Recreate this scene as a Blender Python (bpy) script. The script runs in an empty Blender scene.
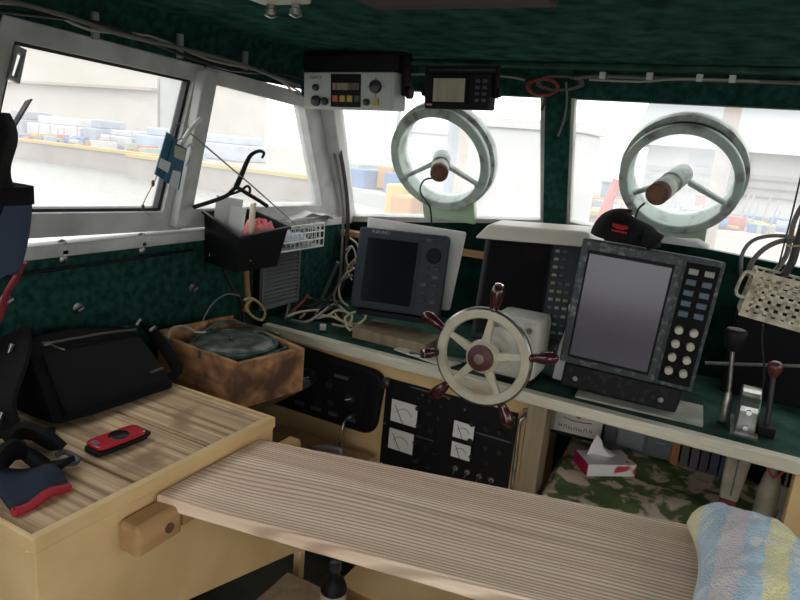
import bpy, math, random
from mathutils import Vector as V, Matrix as Mx, noise
random.seed(7)
S = bpy.context.scene
COL = S.collection
F = 640.0
CAM = V((0, 0, 1.40))
# ---------------- camera ----------------
def _cd(px, py): return V((px-400, 300-py, -F)).normalized()
_up = -_cd(160, 2950)
_x = 345.0
_fw = V((_x, (_up.z*F-_up.x*_x)/_up.y, -F)).normalized()
_rt = _fw.cross(_up)
R = Mx((_rt, _fw, _up))
cam = bpy.data.cameras.new('camera'); co = bpy.data.objects.new('camera', cam); COL.objects.link(co)
cam.sensor_width = 36; cam.lens = 36*F/800; cam.clip_start = .02; cam.clip_end = 400
co.matrix_world = Mx.Translation(CAM) @ R.to_4x4()
S.camera = co
# ---------------- world, light, exposure ----------------
w = bpy.data.worlds.new('sky'); S.world = w; w.use_nodes = True
bg = w.node_tree.nodes['Background']; bg.inputs[0].default_value = (1.0, .985, .96, 1); bg.inputs[1].default_value = 2.3
S.view_settings.view_transform = 'Standard'; S.view_settings.look = 'None'
S.view_settings.gamma = 1; S.view_settings.use_curve_mapping = False; S.view_settings.exposure = 0.50
S.cycles.max_bounces = 10; S.cycles.transparent_max_bounces = 24; S.cycles.diffuse_bounces = 5
S.cycles.caustics_reflective = False; S.cycles.caustics_refractive = False
S.cycles.sample_clamp_indirect = 6
def portal(loc, rot, sx, sy):
    l = bpy.data.lights.new('sky_portal', 'AREA'); l.shape = 'RECTANGLE'; l.size = sx; l.size_y = sy; l.energy = 1
    l.cycles.is_portal = True
    o = bpy.data.objects.new('sky_portal', l); COL.objects.link(o); o.location = loc; o.rotation_euler = rot

# rays of the camera, used to read off world positions on real planes
def ray(px, py): return R @ _cd(px, py)
def Zp(px, py, z): d = ray(px, py); return CAM + d*((z-CAM.z)/d.z)
def Yp(px, py, y): d = ray(px, py); return CAM + d*((y-CAM.y)/d.y)
def Xp(px, py, x): d = ray(px, py); return CAM + d*((x-CAM.x)/d.x)
def Pp(px, py, p0, n): d = ray(px, py); return CAM + d*((V(p0)-CAM).dot(n)/d.dot(n))

# ---------------- materials ----------------
MATS = {}
ALB = [1.0]
def mat(name, col, rough=.6, metal=0, col2=None, scale=8, stretch=(1, 1, 1), bump=0, detail=4, lo=.35, hi=.65, spec=.5, coat=0, sheen=0, col3=None, dist=0):
    if name in MATS: return MATS[name]
    m = bpy.data.materials.new(name); m.use_nodes = True; nt = m.node_tree; b = nt.nodes['Principled BSDF']
    c = lambda x: tuple(v*ALB[0] for v in x[:3])+(1,)
    b.inputs['Base Color'].default_value = c(col); b.inputs['Roughness'].default_value = rough
    b.inputs['Metallic'].default_value = metal; b.inputs['Specular IOR Level'].default_value = spec
    b.inputs['Coat Weight'].default_value = coat; b.inputs['Sheen Weight'].default_value = sheen
    if col2 or bump:
        tc = nt.nodes.new('ShaderNodeTexCoord'); mp = nt.nodes.new('ShaderNodeMapping'); mp.inputs['Scale'].default_value = stretch
        nz = nt.nodes.new('ShaderNodeTexNoise'); nz.inputs['Scale'].default_value = scale; nz.inputs['Detail'].default_value = detail
        nz.inputs['Distortion'].default_value = dist
        nt.links.new(tc.outputs['Object'], mp.inputs[0]); nt.links.new(mp.outputs[0], nz.inputs[0])
        if col2:
            r = nt.nodes.new('ShaderNodeValToRGB'); r.color_ramp.elements[0].position = lo; r.color_ramp.elements[1].position = hi
            r.color_ramp.elements[0].color = c(col); r.color_ramp.elements[1].color = c(col2)
            if col3:
                e = r.color_ramp.elements.new(1.0); e.color = c(col3)
            nt.links.new(nz.outputs[0], r.inputs[0]); nt.links.new(r.outputs[0], b.inputs['Base Color'])
        if bump:
            bp = nt.nodes.new('ShaderNodeBump'); bp.inputs['Strength'].default_value = bump; bp.inputs['Distance'].default_value = .004
            nt.links.new(nz.outputs[0], bp.inputs['Height']); nt.links.new(bp.outputs[0], b.inputs['Normal'])
    MATS[name] = m
    return m
def wood(name, c1, c2, c3, along='x', rough=.75, fine=55, stain=None):
    m = bpy.data.materials.new(name); m.use_nodes = True; nt = m.node_tree; b = nt.nodes['Principled BSDF']; N = nt.nodes.new; L = nt.links.new
    b.inputs['Roughness'].default_value = rough; b.inputs['Specular IOR Level'].default_value = .3
    tc = N('ShaderNodeTexCoord')
    s = {'x': (1.2, fine, fine), 'y': (fine, 1.2, fine), 'z': (fine, fine, 1.2)}[along]
    s2 = {'x': (.8, 9, 9), 'y': (9, .8, 9), 'z': (9, 9, .8)}[along]
    mp = N('ShaderNodeMapping'); mp.inputs['Scale'].default_value = s; L(tc.outputs['Object'], mp.inputs[0])
    mq = N('ShaderNodeMapping'); mq.inputs['Scale'].default_value = s2; L(tc.outputs['Object'], mq.inputs[0])
    n1 = N('ShaderNodeTexNoise'); n1.inputs['Scale'].default_value = 1; n1.inputs['Detail'].default_value = 3; L(mp.outputs[0], n1.inputs[0])
    n2 = N('ShaderNodeTexNoise'); n2.inputs['Scale'].default_value = 1.3; n2.inputs['Detail'].default_value = 4; L(mq.outputs[0], n2.inputs[0])
    r1 = N('ShaderNodeValToRGB'); r1.color_ramp.elements[0].position = .32; r1.color_ramp.elements[1].position = .62
    r1.color_ramp.elements[0].color = (*c1, 1); r1.color_ramp.elements[1].color = (*c2, 1); L(n1.outputs[0], r1.inputs[0])
    mx = N('ShaderNodeMix'); mx.data_type = 'RGBA'; L(r1.outputs[0], mx.inputs[6]); mx.inputs[7].default_value = (*c3, 1)
    r2 = N('ShaderNodeMapRange'); r2.inputs[1].default_value = .42; r2.inputs[2].default_value = .75; r2.inputs[4].default_value = .75
    L(n2.outputs[0], r2.inputs[0]); L(r2.outputs[0], mx.inputs[0])
    out = mx.outputs[2]
    if stain:
        n3 = N('ShaderNodeTexNoise'); n3.inputs['Scale'].default_value = 9; n3.inputs['Detail'].default_value = 3; L(tc.outputs['Object'], n3.inputs[0])
        r3 = N('ShaderNodeMapRange'); r3.inputs[1].default_value = .52; r3.inputs[2].default_value = .68; L(n3.outputs[0], r3.inputs[0])
        m3 = N('ShaderNodeMix'); m3.data_type = 'RGBA'; L(out, m3.inputs[6]); m3.inputs[7].default_value = (*stain, 1); L(r3.outputs[0], m3.inputs[0]); out = m3.outputs[2]
    L(out, b.inputs['Base Color'])
    bp = N('ShaderNodeBump'); bp.inputs['Strength'].default_value = .6; bp.inputs['Distance'].default_value = .003
    L(n1.outputs[0], bp.inputs['Height']); L(bp.outputs[0], b.inputs['Normal'])
    MATS[name] = m
    return m
def h(s):
    s = s.lstrip('#'); f = lambda v: v/12.92 if v <= .04045 else ((v+.055)/1.055)**2.4
    return tuple(f(int(s[i:i+2], 16)/255) for i in (0, 2, 4))
carpet = mat('green_carpet', (.009, .033, .027), 1, 0, (.022, .074, .060), 45, bump=1, detail=6, spec=.03)
carpet_c = mat('green_ceiling_carpet', (.012, .042, .034), 1, 0, (.034, .112, .088), 16, bump=1, detail=8, spec=.02)
carpet_t = mat('green_console_carpet', (.010, .032, .024), .9, 0, (.028, .085, .062), 14, bump=.8, detail=8, spec=.2, col3=(.20, .22, .19))
white = mat('white_painted_frame', (.40, .40, .39), .55, 0, (.56, .56, .55), 12, lo=.3, hi=.6)
cream = mat('cream_paint', (.66, .45, .215), .55, 0, (.80, .575, .30), 5, bump=.08, spec=.3)
dkgreen = mat('near_black_green', (.003, .014, .011), .95, 0, (.006, .030, .022), 20, spec=.05)  # near-black green, darker than the carpet on the wall above
cream_edge = mat('cream_edge', (.62, .58, .46), .5, 0, (.72, .68, .56), 20, stretch=(1, 10, 10))
blk = mat('black_plastic', (.007, .007, .008), .55, spec=.2)
blkm = mat('black_matte', (.008, .008, .009), .9, spec=.2)
blkfab = mat('black_fabric', (.010, .010, .011), .95, bump=.4, scale=200, spec=.15)
dgrey = mat('dark_grey_housing', (.026, .032, .042), .55, 0, (.036, .043, .054), 30, spec=.3)
gscuff = mat('scuffed_grey_housing', (.05, .06, .065), .55, 0, (.20, .21, .21), 60, lo=.50, hi=.72, detail=8, spec=.3)
bscuff = mat('scuffed_black_bracket', (.008, .009, .009), .6, 0, (.05, .052, .05), 60, lo=.55, hi=.8, detail=8, spec=.2)
screen_m = mat('dark_screen_glass', (.006, .007, .009), .18, spec=.3)
screen2_m = mat('dark_brown_screen_glass', (.010, .008, .009), .15, spec=.5)
screen3_m = mat('grey_violet_screen_glass', (.115, .105, .15), .2, 0, (.085, .08, .11), 3, spec=.9)
lcd = mat('lcd_olive', (.50, .50, .36), .6, 0, (.30, .30, .22), 3, stretch=(8, 1, 1), spec=.2)
keyg = mat('grey_key', (.075, .08, .09), .5)
keyw = mat('pale_key', (.30, .31, .29), .5)
keyb = mat('blue_grey_key', (.075, .115, .155), .5)
metal = mat('brushed_metal', (.45, .45, .43), .35, 1, (.25, .25, .24), 40)
chrome = mat('chrome', (.7, .7, .7), .15, 1)
silver = mat('silver_face', (.60, .61, .58), .55)
knobm = mat('knob_black', (.02, .02, .025), .35)
ivory = mat('ivory_knob', (.52, .50, .42), .45)
maroon = mat('maroon_varnish', (.050, .007, .011), .22, coat=.35)
maroon2 = mat('maroon_hub_plastic', (.085, .028, .026), .5)
rimm = mat('worn_cream_wheel', (.50, .45, .34), .45, 0, (.60, .56, .46), 25)
hubw = mat('yellowed_white_casting', (.60, .60, .54), .5, 0, (.45, .43, .36), 14, lo=.5, hi=.75)
offw = mat('offwhite_plastic', (.66, .64, .56), .5)
offw2 = mat('white_plastic', (.62, .61, .60), .5, 0, (.72, .71, .69), 10)
palegreen = mat('pale_green_paint', (.42, .50, .45), .5, 0, (.20, .19, .17), 20, lo=.50, hi=.66, detail=9)
plategreen = mat('green_plate_paint', (.46, .60, .44), .6)
rust = mat('rusty_steel', (.10, .05, .035), .8, .2, (.20, .10, .06), 40)
basketm = mat('grimy_white_plastic', (.55, .50, .38), .6, 0, (.20, .13, .10), 35, lo=.45, hi=.75)
red = mat('glossy_red', (.42, .008, .025), .2, coat=.6)
redm = mat('matte_red', (.38, .012, .025), .7)
navy = mat('navy_fabric', (.030, .040, .062), .95, bump=.3, scale=150, spec=.1)
bluebag = mat('blue_nylon', (.028, .048, .090), .8, bump=.2, scale=90)
cabg = mat('grey_cable', (.15, .145, .135), .6); cabw = mat('pale_cable', (.36, .34, .29), .6); cabk = mat('black_cable', (.015, .015, .016), .5)
cabr = mat('red_cable', (.28, .03, .03), .5); caby = mat('yellow_cable', (.40, .33, .14), .5); cabo = mat('orange_cable', (.32, .14, .05), .6)
rope = mat('thin_grey_line', (.25, .25, .23), .8)
paper = mat('white_paper', (.70, .70, .69), .8); pink = mat('pink_cloth', (.85, .25, .27), .9, bump=.5, scale=40)
verd = mat('verdigris_bronze', (.022, .04, .035), .65, .2, (.12, .20, .18), 26, lo=.45, hi=.72, bump=1, detail=8, spec=.3)
rubber = mat('black_rubber', (.01, .01, .011), .6)
ply = mat('raw_plywood', (.38, .20, .09), .7, 0, (.50, .28, .14), 12, stretch=(1, 8, 8))
W_plank = wood('weathered_plank', (.64, .43, .30), (.98, .80, .62), (.86, .61, .46), 'x', fine=36)
def plank_mat():
    m = W_plank; nt = m.node_tree; N = nt.nodes.new; L = nt.links.new; b = nt.nodes['Principled BSDF']
    src = b.inputs['Base Color'].links[0].from_socket
    tc = N('ShaderNodeTexCoord'); mp = N('ShaderNodeMapping'); mp.inputs['Scale'].default_value = (.25, 1, 1); L(tc.outputs['Object'], mp.inputs[0])
    nz = N('ShaderNodeTexNoise'); nz.inputs['Scale'].default_value = 5; nz.inputs['Detail'].default_value = 1; L(mp.outputs[0], nz.inputs[0])
    sp = N('ShaderNodeSeparateXYZ'); L(tc.outputs['Object'], sp.inputs[0])
    a = N('ShaderNodeMath'); a.operation = 'MULTIPLY_ADD'; L(nz.outputs[0], a.inputs[0]); a.inputs[1].default_value = .10; L(sp.outputs[1], a.inputs[2])
    k = N('ShaderNodeMath'); k.operation = 'MULTIPLY'; L(a.outputs[0], k.inputs[0]); k.inputs[1].default_value = 2*math.pi/.0088
    si = N('ShaderNodeMath'); si.operation = 'SINE'; L(k.outputs[0], si.inputs[0])
    mr = N('ShaderNodeMapRange'); mr.inputs[1].default_value = -1; mr.inputs[2].default_value = .2; mr.inputs[3].default_value = .72; mr.inputs[4].default_value = 0; L(si.outputs[0], mr.inputs[0])
    mx = N('ShaderNodeMix'); mx.data_type = 'RGBA'; L(mr.outputs[0], mx.inputs[0]); L(src, mx.inputs[6]); mx.inputs[7].default_value = (.40, .27, .19, 1)
    L(mx.outputs[2], b.inputs['Base Color'])
    bp = [n for n in nt.nodes if n.type == 'BUMP'][0]; L(mr.outputs[0], bp.inputs['Height']); bp.invert = True
plank_mat()
W_bench = wood('bench_top_boards', (.15, .09, .045), (.74, .54, .34), (.46, .31, .18), 'x', fine=75, stain=(.30, .19, .11))
W_cleat = wood('honey_pine', (.42, .24, .10), (.55, .34, .16), (.48, .28, .12), 'y', fine=22)
W_box = wood('stained_shaded_box_wood', (.20, .09, .04), (.50, .27, .125), (.32, .16, .07), 'x', fine=40, stain=(.10, .05, .03))  # stain and base colours deepened for the shade on the box
W_post = wood('grey_post', (.22, .17, .11), (.36, .28, .19), (.28, .22, .15), 'z', fine=30)
W_dark = wood('dark_board', (.035, .02, .015), (.07, .04, .03), (.05, .03, .02), 'x', fine=20)

def glass_mat():
    m = bpy.data.materials.new('dusty_window_glass'); m.use_nodes = True; nt = m.node_tree; N = nt.nodes.new; L = nt.links.new
    for n in list(nt.nodes): nt.nodes.remove(n)
    o = N('ShaderNodeOutputMaterial'); t = N('ShaderNodeBsdfTransparent'); d = N('ShaderNodeBsdfTranslucent'); g = N('ShaderNodeBsdfGlossy')
    t.inputs[0].default_value = (.97, .98, .98, 1); d.inputs[0].default_value = (.95, .97, 1, 1); g.inputs[1].default_value = .05
    nz = N('ShaderNodeTexNoise'); nz.inputs['Scale'].default_value = 5; nz.inputs['Detail'].default_value = 6
    tc = N('ShaderNodeTexCoord'); L(tc.outputs['Object'], nz.inputs[0])
    r = N('ShaderNodeMapRange'); r.inputs[3].default_value = .06; r.inputs[4].default_value = .17; L(nz.outputs[0], r.inputs[0])
    a = N('ShaderNodeMixShader'); L(r.outputs[0], a.inputs[0]); L(t.outputs[0], a.inputs[1]); L(d.outputs[0], a.inputs[2])
    b = N('ShaderNodeMixShader'); b.inputs[0].default_value = .03; L(a.outputs[0], b.inputs[1]); L(g.outputs[0], b.inputs[2]); L(b.outputs[0], o.inputs[0])
    MATS['dusty_window_glass'] = m
    return m
glass = glass_mat()

# ---------------- mesh builder ----------------
class MB:
    def __init__(s, M=None): s.v = []; s.f = []; s.mi = []; s.sm = []; s.M = M or Mx.Identity(4); s.k = 0
    def add(s, vs, fs, smooth=False):
        n = len(s.v); s.v += [s.M @ V(p) for p in vs]
        s.f += [tuple(n+i for i in f) for f in fs]; s.mi += [s.k]*len(fs); s.sm += [smooth]*len(fs)
        return s
    def box(s, c, d, rot=None):
        x, y, z = [a/2 for a in d]; c = V(c)
        vs = [V((sx*x, sy*y, sz*z)) for sx in (-1, 1) for sy in (-1, 1) for sz in (-1, 1)]
        if rot: vs = [rot @ p for p in vs]
        return s.add([p+c for p in vs], [(0, 1, 3, 2), (4, 6, 7, 5), (0, 4, 5, 1), (2, 3, 7, 6), (0, 2, 6, 4), (1, 5, 7, 3)])
    def span(s, a, b): return s.box([(a[i]+b[i])/2 for i in range(3)], [abs(b[i]-a[i]) for i in range(3)])
    def hexa(s, a, b):  # two matching quads
        return s.add(list(a)+list(b), [(3, 2, 1, 0), (4, 5, 6, 7), (0, 1, 5, 4), (1, 2, 6, 5), (2, 3, 7, 6), (3, 0, 4, 7)])
    def prism(s, poly, off, smooth=False):
        n = len(poly); off = V(off); vs = [V(p) for p in poly]+[V(p)+off for p in poly]
        return s.add(vs, [tuple(range(n))[::-1], tuple(range(n, 2*n))]+[(i, (i+1) % n, n+(i+1) % n, n+i) for i in range(n)], False)
    def cyl(s, a, b, r0, r1=None, n=20, caps=True): return s.lathe(a, V(b)-V(a), [(r0, 0), (r0 if r1 is None else r1, (V(b)-V(a)).length)], n, caps)
    def lathe(s, o, ax, prof, n=24, caps=True, sx=1):
        o = V(o); ax = V(ax).normalized(); u = ax.orthogonal().normalized()
        if abs(ax.z) < .9: u = V((0, 0, 1)).cross(ax).normalized()
        w_ = ax.cross(u); vs = []; fs = []
        for r, t in prof:
            for i in range(n):
                a = 2*math.pi*i/n; vs.append(o+ax*t+u*(r*sx*math.cos(a))+w_*(r*math.sin(a)))
        for j in range(len(prof)-1):
            for i in range(n):
                k = (i+1) % n; fs.append((j*n+i, j*n+k, (j+1)*n+k, (j+1)*n+i))
        s.add(vs, fs, True)
        if caps:
            m = len(prof)-1
            if prof[0][0] > 1e-5: s.add(vs[:n], [tuple(range(n))[::-1]])
            if prof[m][0] > 1e-5: s.add(vs[m*n:], [tuple(range(n))])
        return s
    def tube(s, pts, r, n=8, closed=False, smooth=3, rs=None):
        P = [V(p) for p in pts]
        if smooth > 1: P = spline(P, smooth, closed)
        m = len(P); vs = []; fs = []; up = None
        for i in range(m):
            a = P[(i-1) % m] if (closed or i) else P[0]; b = P[(i+1) % m] if (closed or i < m-1) else P[-1]
            t = (b-a).normalized()
            if t.length < .5: t = V((0, 0, 1))
            if up is None: up = t.orthogonal().normalized()
            up = (up - t*up.dot(t)).normalized(); q = t.cross(up)
            rr = r if rs is None else rs(i/(m-1))
            for k in range(n):
                an = 2*math.pi*k/n; vs.append(P[i]+up*(rr*math.cos(an))+q*(rr*math.sin(an)))
        for i in range(m if closed else m-1):
            for k in range(n):
                l = (k+1) % n; j = (i+1) % m; fs.append((i*n+k, i*n+l, j*n+l, j*n+k))
        s.add(vs, fs, True)
        if not closed: s.add(vs[:n], [tuple(range(n))[::-1]]); s.add(vs[-n:], [tuple(range(n))])
        return s
    def ring(s, outer, inner, off):  # frame between two matching polygons, thickness off
        n = len(outer); off = V(off); A = [V(p) for p in outer]; B = [V(p) for p in inner]
        vs = A+B+[p+off for p in A]+[p+off for p in B]; fs = []
        for i in range(n):
            j = (i+1) % n
            fs += [(i, j, n+j, n+i), (2*n+i, 3*n+i, 3*n+j, 2*n+j), (i, 2*n+i, 2*n+j, j), (n+i, n+j, 3*n+j, 3*n+i)]
        return s.add(vs, fs)
    def grid(s, fn, nu, nv, smooth=True):
        vs = [fn(i/nu, j/nv) for j in range(nv+1) for i in range(nu+1)]
        return s.add(vs, [(j*(nu+1)+i, j*(nu+1)+i+1, (j+1)*(nu+1)+i+1, (j+1)*(nu+1)+i) for j in range(nv) for i in range(nu)], smooth)
    def build(s, name, m, parent=None, bevel=0, sub=0, solid=0):
        me = bpy.data.meshes.new(name)
        o = bpy.data.objects.new(name, me)
        vs = s.v
        if parent is None:
            lo = V([min(p[i] for p in vs) for i in range(3)]); hi = V([max(p[i] for p in vs) for i in range(3)])
            c = V(((lo.x+hi.x)/2, (lo.y+hi.y)/2, lo.z)); vs = [p-c for p in vs]; o.location = c
        me.from_pydata([tuple(p) for p in vs], [], s.f)
        for mm in (m if isinstance(m, (list, tuple)) else [m]): me.materials.append(mm)
        for p, k, sm in zip(me.polygons, s.mi, s.sm): p.material_index = k; p.use_smooth = sm
        import bmesh
        bm = bmesh.new(); bm.from_mesh(me); bmesh.ops.remove_doubles(bm, verts=bm.verts, dist=1e-6)
        bmesh.ops.recalc_face_normals(bm, faces=bm.faces); bm.to_mesh(me); bm.free()
        if any(s.sm): me.set_sharp_from_angle(angle=.7)
        COL.objects.link(o)
        if parent: o.parent = parent
        if solid:
            x = o.modifiers.new('t', 'SOLIDIFY'); x.thickness = solid; x.offset = 0
        if bevel:
            x = o.modifiers.new('b', 'BEVEL'); x.width = bevel; x.segments = 3; x.limit_method = 'ANGLE'; x.angle_limit = .7
        if sub:
            x = o.modifiers.new('s', 'SUBSURF'); x.levels = sub; x.render_levels = sub
        return o
def ribbon(mb, pts, w_, t=.004, side=None, k=4):
    P = spline([V(p) for p in pts], k); n = len(P)
    for i in range(n): pass
    vs = []; 
    for i in range(n):
        d_ = (P[min(n-1, i+1)]-P[max(0, i-1)]).normalized(); sd_ = V(side) if side else V((0, 0, 1)).cross(d_).normalized()
        sd_ = (sd_-d_*sd_.dot(d_)).normalized(); nn = d_.cross(sd_).normalized()
        vs += [P[i]+sd_*(w_/2)+nn*t/2, P[i]-sd_*(w_/2)+nn*t/2, P[i]-sd_*(w_/2)-nn*t/2, P[i]+sd_*(w_/2)-nn*t/2]
    fs = [(i*4+a, i*4+(a+1) % 4, i*4+4+(a+1) % 4, i*4+4+a) for i in range(n-1) for a in range(4)]+[(3, 2, 1, 0), (n*4-4, n*4-3, n*4-2, n*4-1)]
    return mb.add(vs, fs, True)
def spline(P, k, closed=False):
    out = []; n = len(P)
    if n < 3: return P
    for i in range(n if closed else n-1):
        g = lambda j: P[j % n] if closed else P[max(0, min(n-1, j))]
        a, b, c, d = g(i-1), g(i), g(i+1), g(i+2)
        for q in range(k):
            t = q/k; out.append(.5*((2*b)+(c-a)*t+(2*a-5*b+4*c-d)*t*t+(3*b-a-3*c+d)*t**3))
    if not closed: out.append(P[-1])
    return out
def tag(o, label, cat, group=None, kind=None):
    if label: o['label'] = label
    if cat: o['category'] = cat
    if group: o['group'] = group
    if kind: o['kind'] = kind
    return o
def struct(o, label=None): o['kind'] = 'structure'; return o
def thing(name, label, cat, M=None, group=None):
    o = bpy.data.objects.new(name, None); COL.objects.link(o); o.empty_display_size = .05
    o.matrix_world = M if M else Mx.Identity(4)
    return tag(o, label, cat, group)
def frame(c, yaw=0, pitch=0, roll=0):
    r = math.radians
    return Mx.Translation(V(c)) @ Mx.Rotation(r(yaw), 4, 'Z') @ Mx.Rotation(r(pitch), 4, 'X') @ Mx.Rotation(r(roll), 4, 'Y')
def text(s, name, m, parent, loc, size, rot=(math.pi/2, 0, 0), ext=.0004, sx=1):
    c = bpy.data.curves.new(name, 'FONT'); c.body = s; c.size = size; c.extrude = ext; c.align_x = 'CENTER'; c.align_y = 'CENTER'
    tmp = bpy.data.objects.new(name+'_curve', c); me = bpy.data.meshes.new_from_object(tmp); me.materials.clear(); me.materials.append(m)
    bpy.data.objects.remove(tmp); o = bpy.data.objects.new(name, me); COL.objects.link(o); o.parent = parent
    o.location = loc; o.rotation_euler = rot; o.scale = (sx, 1, 1); return o

# ---------------- the cabin shell ----------------
LX = -1.35
def lw(px, py):  # on the left window wall (leans inboard towards the top)
    return Pp(px, py, (LX, 0, 1.12), V((1, 0, -.14)))
NF = V((0, 1, .45))
def fwp(px, py, off=0): return Pp(px, py, V((-.5, 2.13, 1.12))+NF.normalized()*off, NF)
def fy(z): return 2.13-.45*(z-1.12)
nl = V((-1, 0, .14)).normalized(); nf = NF.normalized()
CZ = 1.655; RX = 1.0; AY = -.75
struct(MB().span((-1.5, AY, -.05), (RX+.1, 2.3, 0)).build('floor', mat('floor_paint', (.10, .12, .11), .8, 0, (.16, .17, .15), 6)))
struct(MB().span((-1.42, AY, CZ), (RX+.1, 2.0, CZ+.05)).build('ceiling', carpet_c))
# left wall: carpet below the sill, a strip above the windows
def lx(z): return LX+.14*(z-1.12)
mb = MB(); mb.span((LX-.05, AY, 0), (LX, 2.16, 1.10)); struct(mb.build('wall_left', carpet))
mb = MB()
zt = 1.552
mb.hexa([V((lx(zt)-.006, AY, zt)), V((lx(zt)-.006, 2.0, zt)), V((lx(zt)-.06, 2.0, zt)), V((lx(zt)-.06, AY, zt))], [V((lx(zt)+.03, AY, CZ)), V((lx(zt)+.03, 2.0, CZ)), V((lx(zt)-.06, 2.0, CZ)), V((lx(zt)-.06, AY, CZ))])
struct(mb.build('wall_left_upper', carpet))
# windows of the left wall
def fr(outer, inner, M, name, gasket=None, n=nl, t=.05, back=.0):
    w0 = thing(name, None, None); w0['kind'] = 'structure'
    O = [M(*p) for p in outer]; I = [M(*p) for p in inner]
    MB().ring([p-n*back for p in O], [p-n*back for p in I], n*t).build('window_frame', white, w0, bevel=.004)
    g = MB().prism([p+n*(t*.55) for p in I], n*.004).build('glass_pane', glass, w0)
    if gasket:
        J = [a+(sum(I, V((0, 0, 0)))/4-a).normalized()*gasket for a in I]
        MB().ring([p+n*.012 for p in I], [p+n*.012 for p in J], n*.02).build('rubber_gasket', rubber, w0)
    return w0
w1 = fr([(3, 14), (205, 66), (182, 230), (-40, 243)], [(15, 41), (194, 81), (163, 212), (-22, 214)], lw, 'window_1', .012)
w2 = fr([(207, 66), (318, 97), (349, 214), (173, 230)], [(216, 85), (305, 108), (323, 205), (186, 209)], lw, 'window_2', None)
# far aft left window, outside the frame
# protruding divider and sill ledge
a, b = lw(203, 70), lw(174, 226)
struct(MB().hexa([a+V((0, -.022, 0)), a+V((0, .03, 0)), a+V((.03, .03, 0)), a+V((.03, -.02, 0))], [b+V((0, -.022, 0)), b+V((0, .03, 0)), b+V((.03, .03, 0)), b+V((.03, -.02, 0))]).build('trim_1', white, bevel=.004))
s0, s1 = Xp(-60, 250, LX), Xp(346, 217, LX)
struct(MB().span((LX-.04, s0.y, 1.085), (LX+.012, 2.13, 1.115)).build('window_sill', white, bevel=.004))
# white corner post and front frames
def fq(name, pts, t=.03, m=white, off=0): return struct(MB().prism([fwp(*p, off) for p in pts], nf*t).build(name, m, bevel=.003))
w3 = fr([(326, 84), (546, 84), (546, 224), (344, 222)], [(337, 92), (540, 92), (540, 220), (352, 216)], fwp, 'window_3', None, n=nf, t=.03)
w4 = fr([(569, 88), (930, 92), (930, 318), (565, 226)], [(575, 94), (920, 108), (920, 306), (570, 222)], fwp, 'window_4', None, n=nf, t=.03)
# corner post between the left and front windows
ct, cb = lw(316, 92), lw(349, 222)
struct(MB().hexa([ct+V((-.02, -.02, .03)), ct+V((.05, 0, .03)), ct+V((.05, .05, .03)), ct+V((-.03, .05, .03))], [cb+V((-.02, -.06, 0)), cb+V((.035, -.05, 0)), cb+V((.035, .01, 0)), cb+V((-.03, .01, 0))]).build('trim_2', white, bevel=.006))
# front wall
def fs(name, x0, x1, z0, z1, m=carpet, t=.05, off=0):
    y = lambda z: fy(z)+off
    return struct(MB().hexa([(x0, y(z0), z0), (x1, y(z0), z0), (x1, y(z0)+t, z0), (x0, y(z0)+t, z0)], [(x0, y(z1), z1), (x1, y(z1), z1), (x1, y(z1)+t, z1), (x0, y(z1)+t, z1)]).build(name, m))
fs('wall_front', LX, RX, 1.575, CZ, carpet, .05, -.004)
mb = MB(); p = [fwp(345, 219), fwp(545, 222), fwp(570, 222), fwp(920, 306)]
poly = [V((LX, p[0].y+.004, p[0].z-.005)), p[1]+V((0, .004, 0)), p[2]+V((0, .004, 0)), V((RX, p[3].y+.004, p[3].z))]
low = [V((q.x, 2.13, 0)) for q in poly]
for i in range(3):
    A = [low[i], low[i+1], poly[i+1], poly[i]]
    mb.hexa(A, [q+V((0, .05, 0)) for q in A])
struct(mb.build('wall_front_lower', dkgreen))
x0, x1 = fwp(546, 150).x-.002, fwp(568, 150).x+.004
fs('wall_front_pillar', x0, x1, 1.17, 1.60, carpet, .045, -.012)
fs('wall_front_corner', .62, RX, 1.1, 1.6, carpet, .05, 0)
# out of frame: right wall with a window, aft bulkhead with a wide doorway
struct(MB().span((RX, AY, 0), (RX+.05, 2.16, 1.08)).span((RX, AY, 1.56), (RX+.05, 2.0, CZ)).span((RX, AY, 1.08), (RX+.05, -.4, 1.56)).span((RX, .75, 1.08), (RX+.05, .85, 1.56)).span((RX, 1.8, 1.08), (RX+.05, 2.13, 1.56)).build('wall_right', carpet))
struct(MB().span((RX+.02, -.4, 1.08), (RX+.026, .75, 1.56)).span((RX+.02, .85, 1.08), (RX+.026, 1.8, 1.56)).build('window_5', glass))
struct(MB().span((-1.4, AY-.05, 0), (-.50, AY, CZ)).span((.75, AY-.05, 0), (RX+.05, AY, CZ)).span((-.50, AY-.05, 1.62), (.75, AY, CZ)).build('wall_aft', carpet))
# aft deck outside the doorway, pale
struct(MB().span((-1.4, -6, -.06), (1.1, AY-.05, -.01)).build('deck', mat('deck_paint', (.45, .47, .45), .6)))
portal((.125, AY-.06, .85), (math.pi/2, 0, math.pi), 1.25, 1.7)
# rear-side wood ledge under the front sill
tag(MB().span((-1.33, 2.075, 1.045), (-.62, 2.125, 1.065)).build('wooden_ledge', ply), 'raw plywood strip ledge under the front window sill behind the displays', 'ledge')
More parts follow.
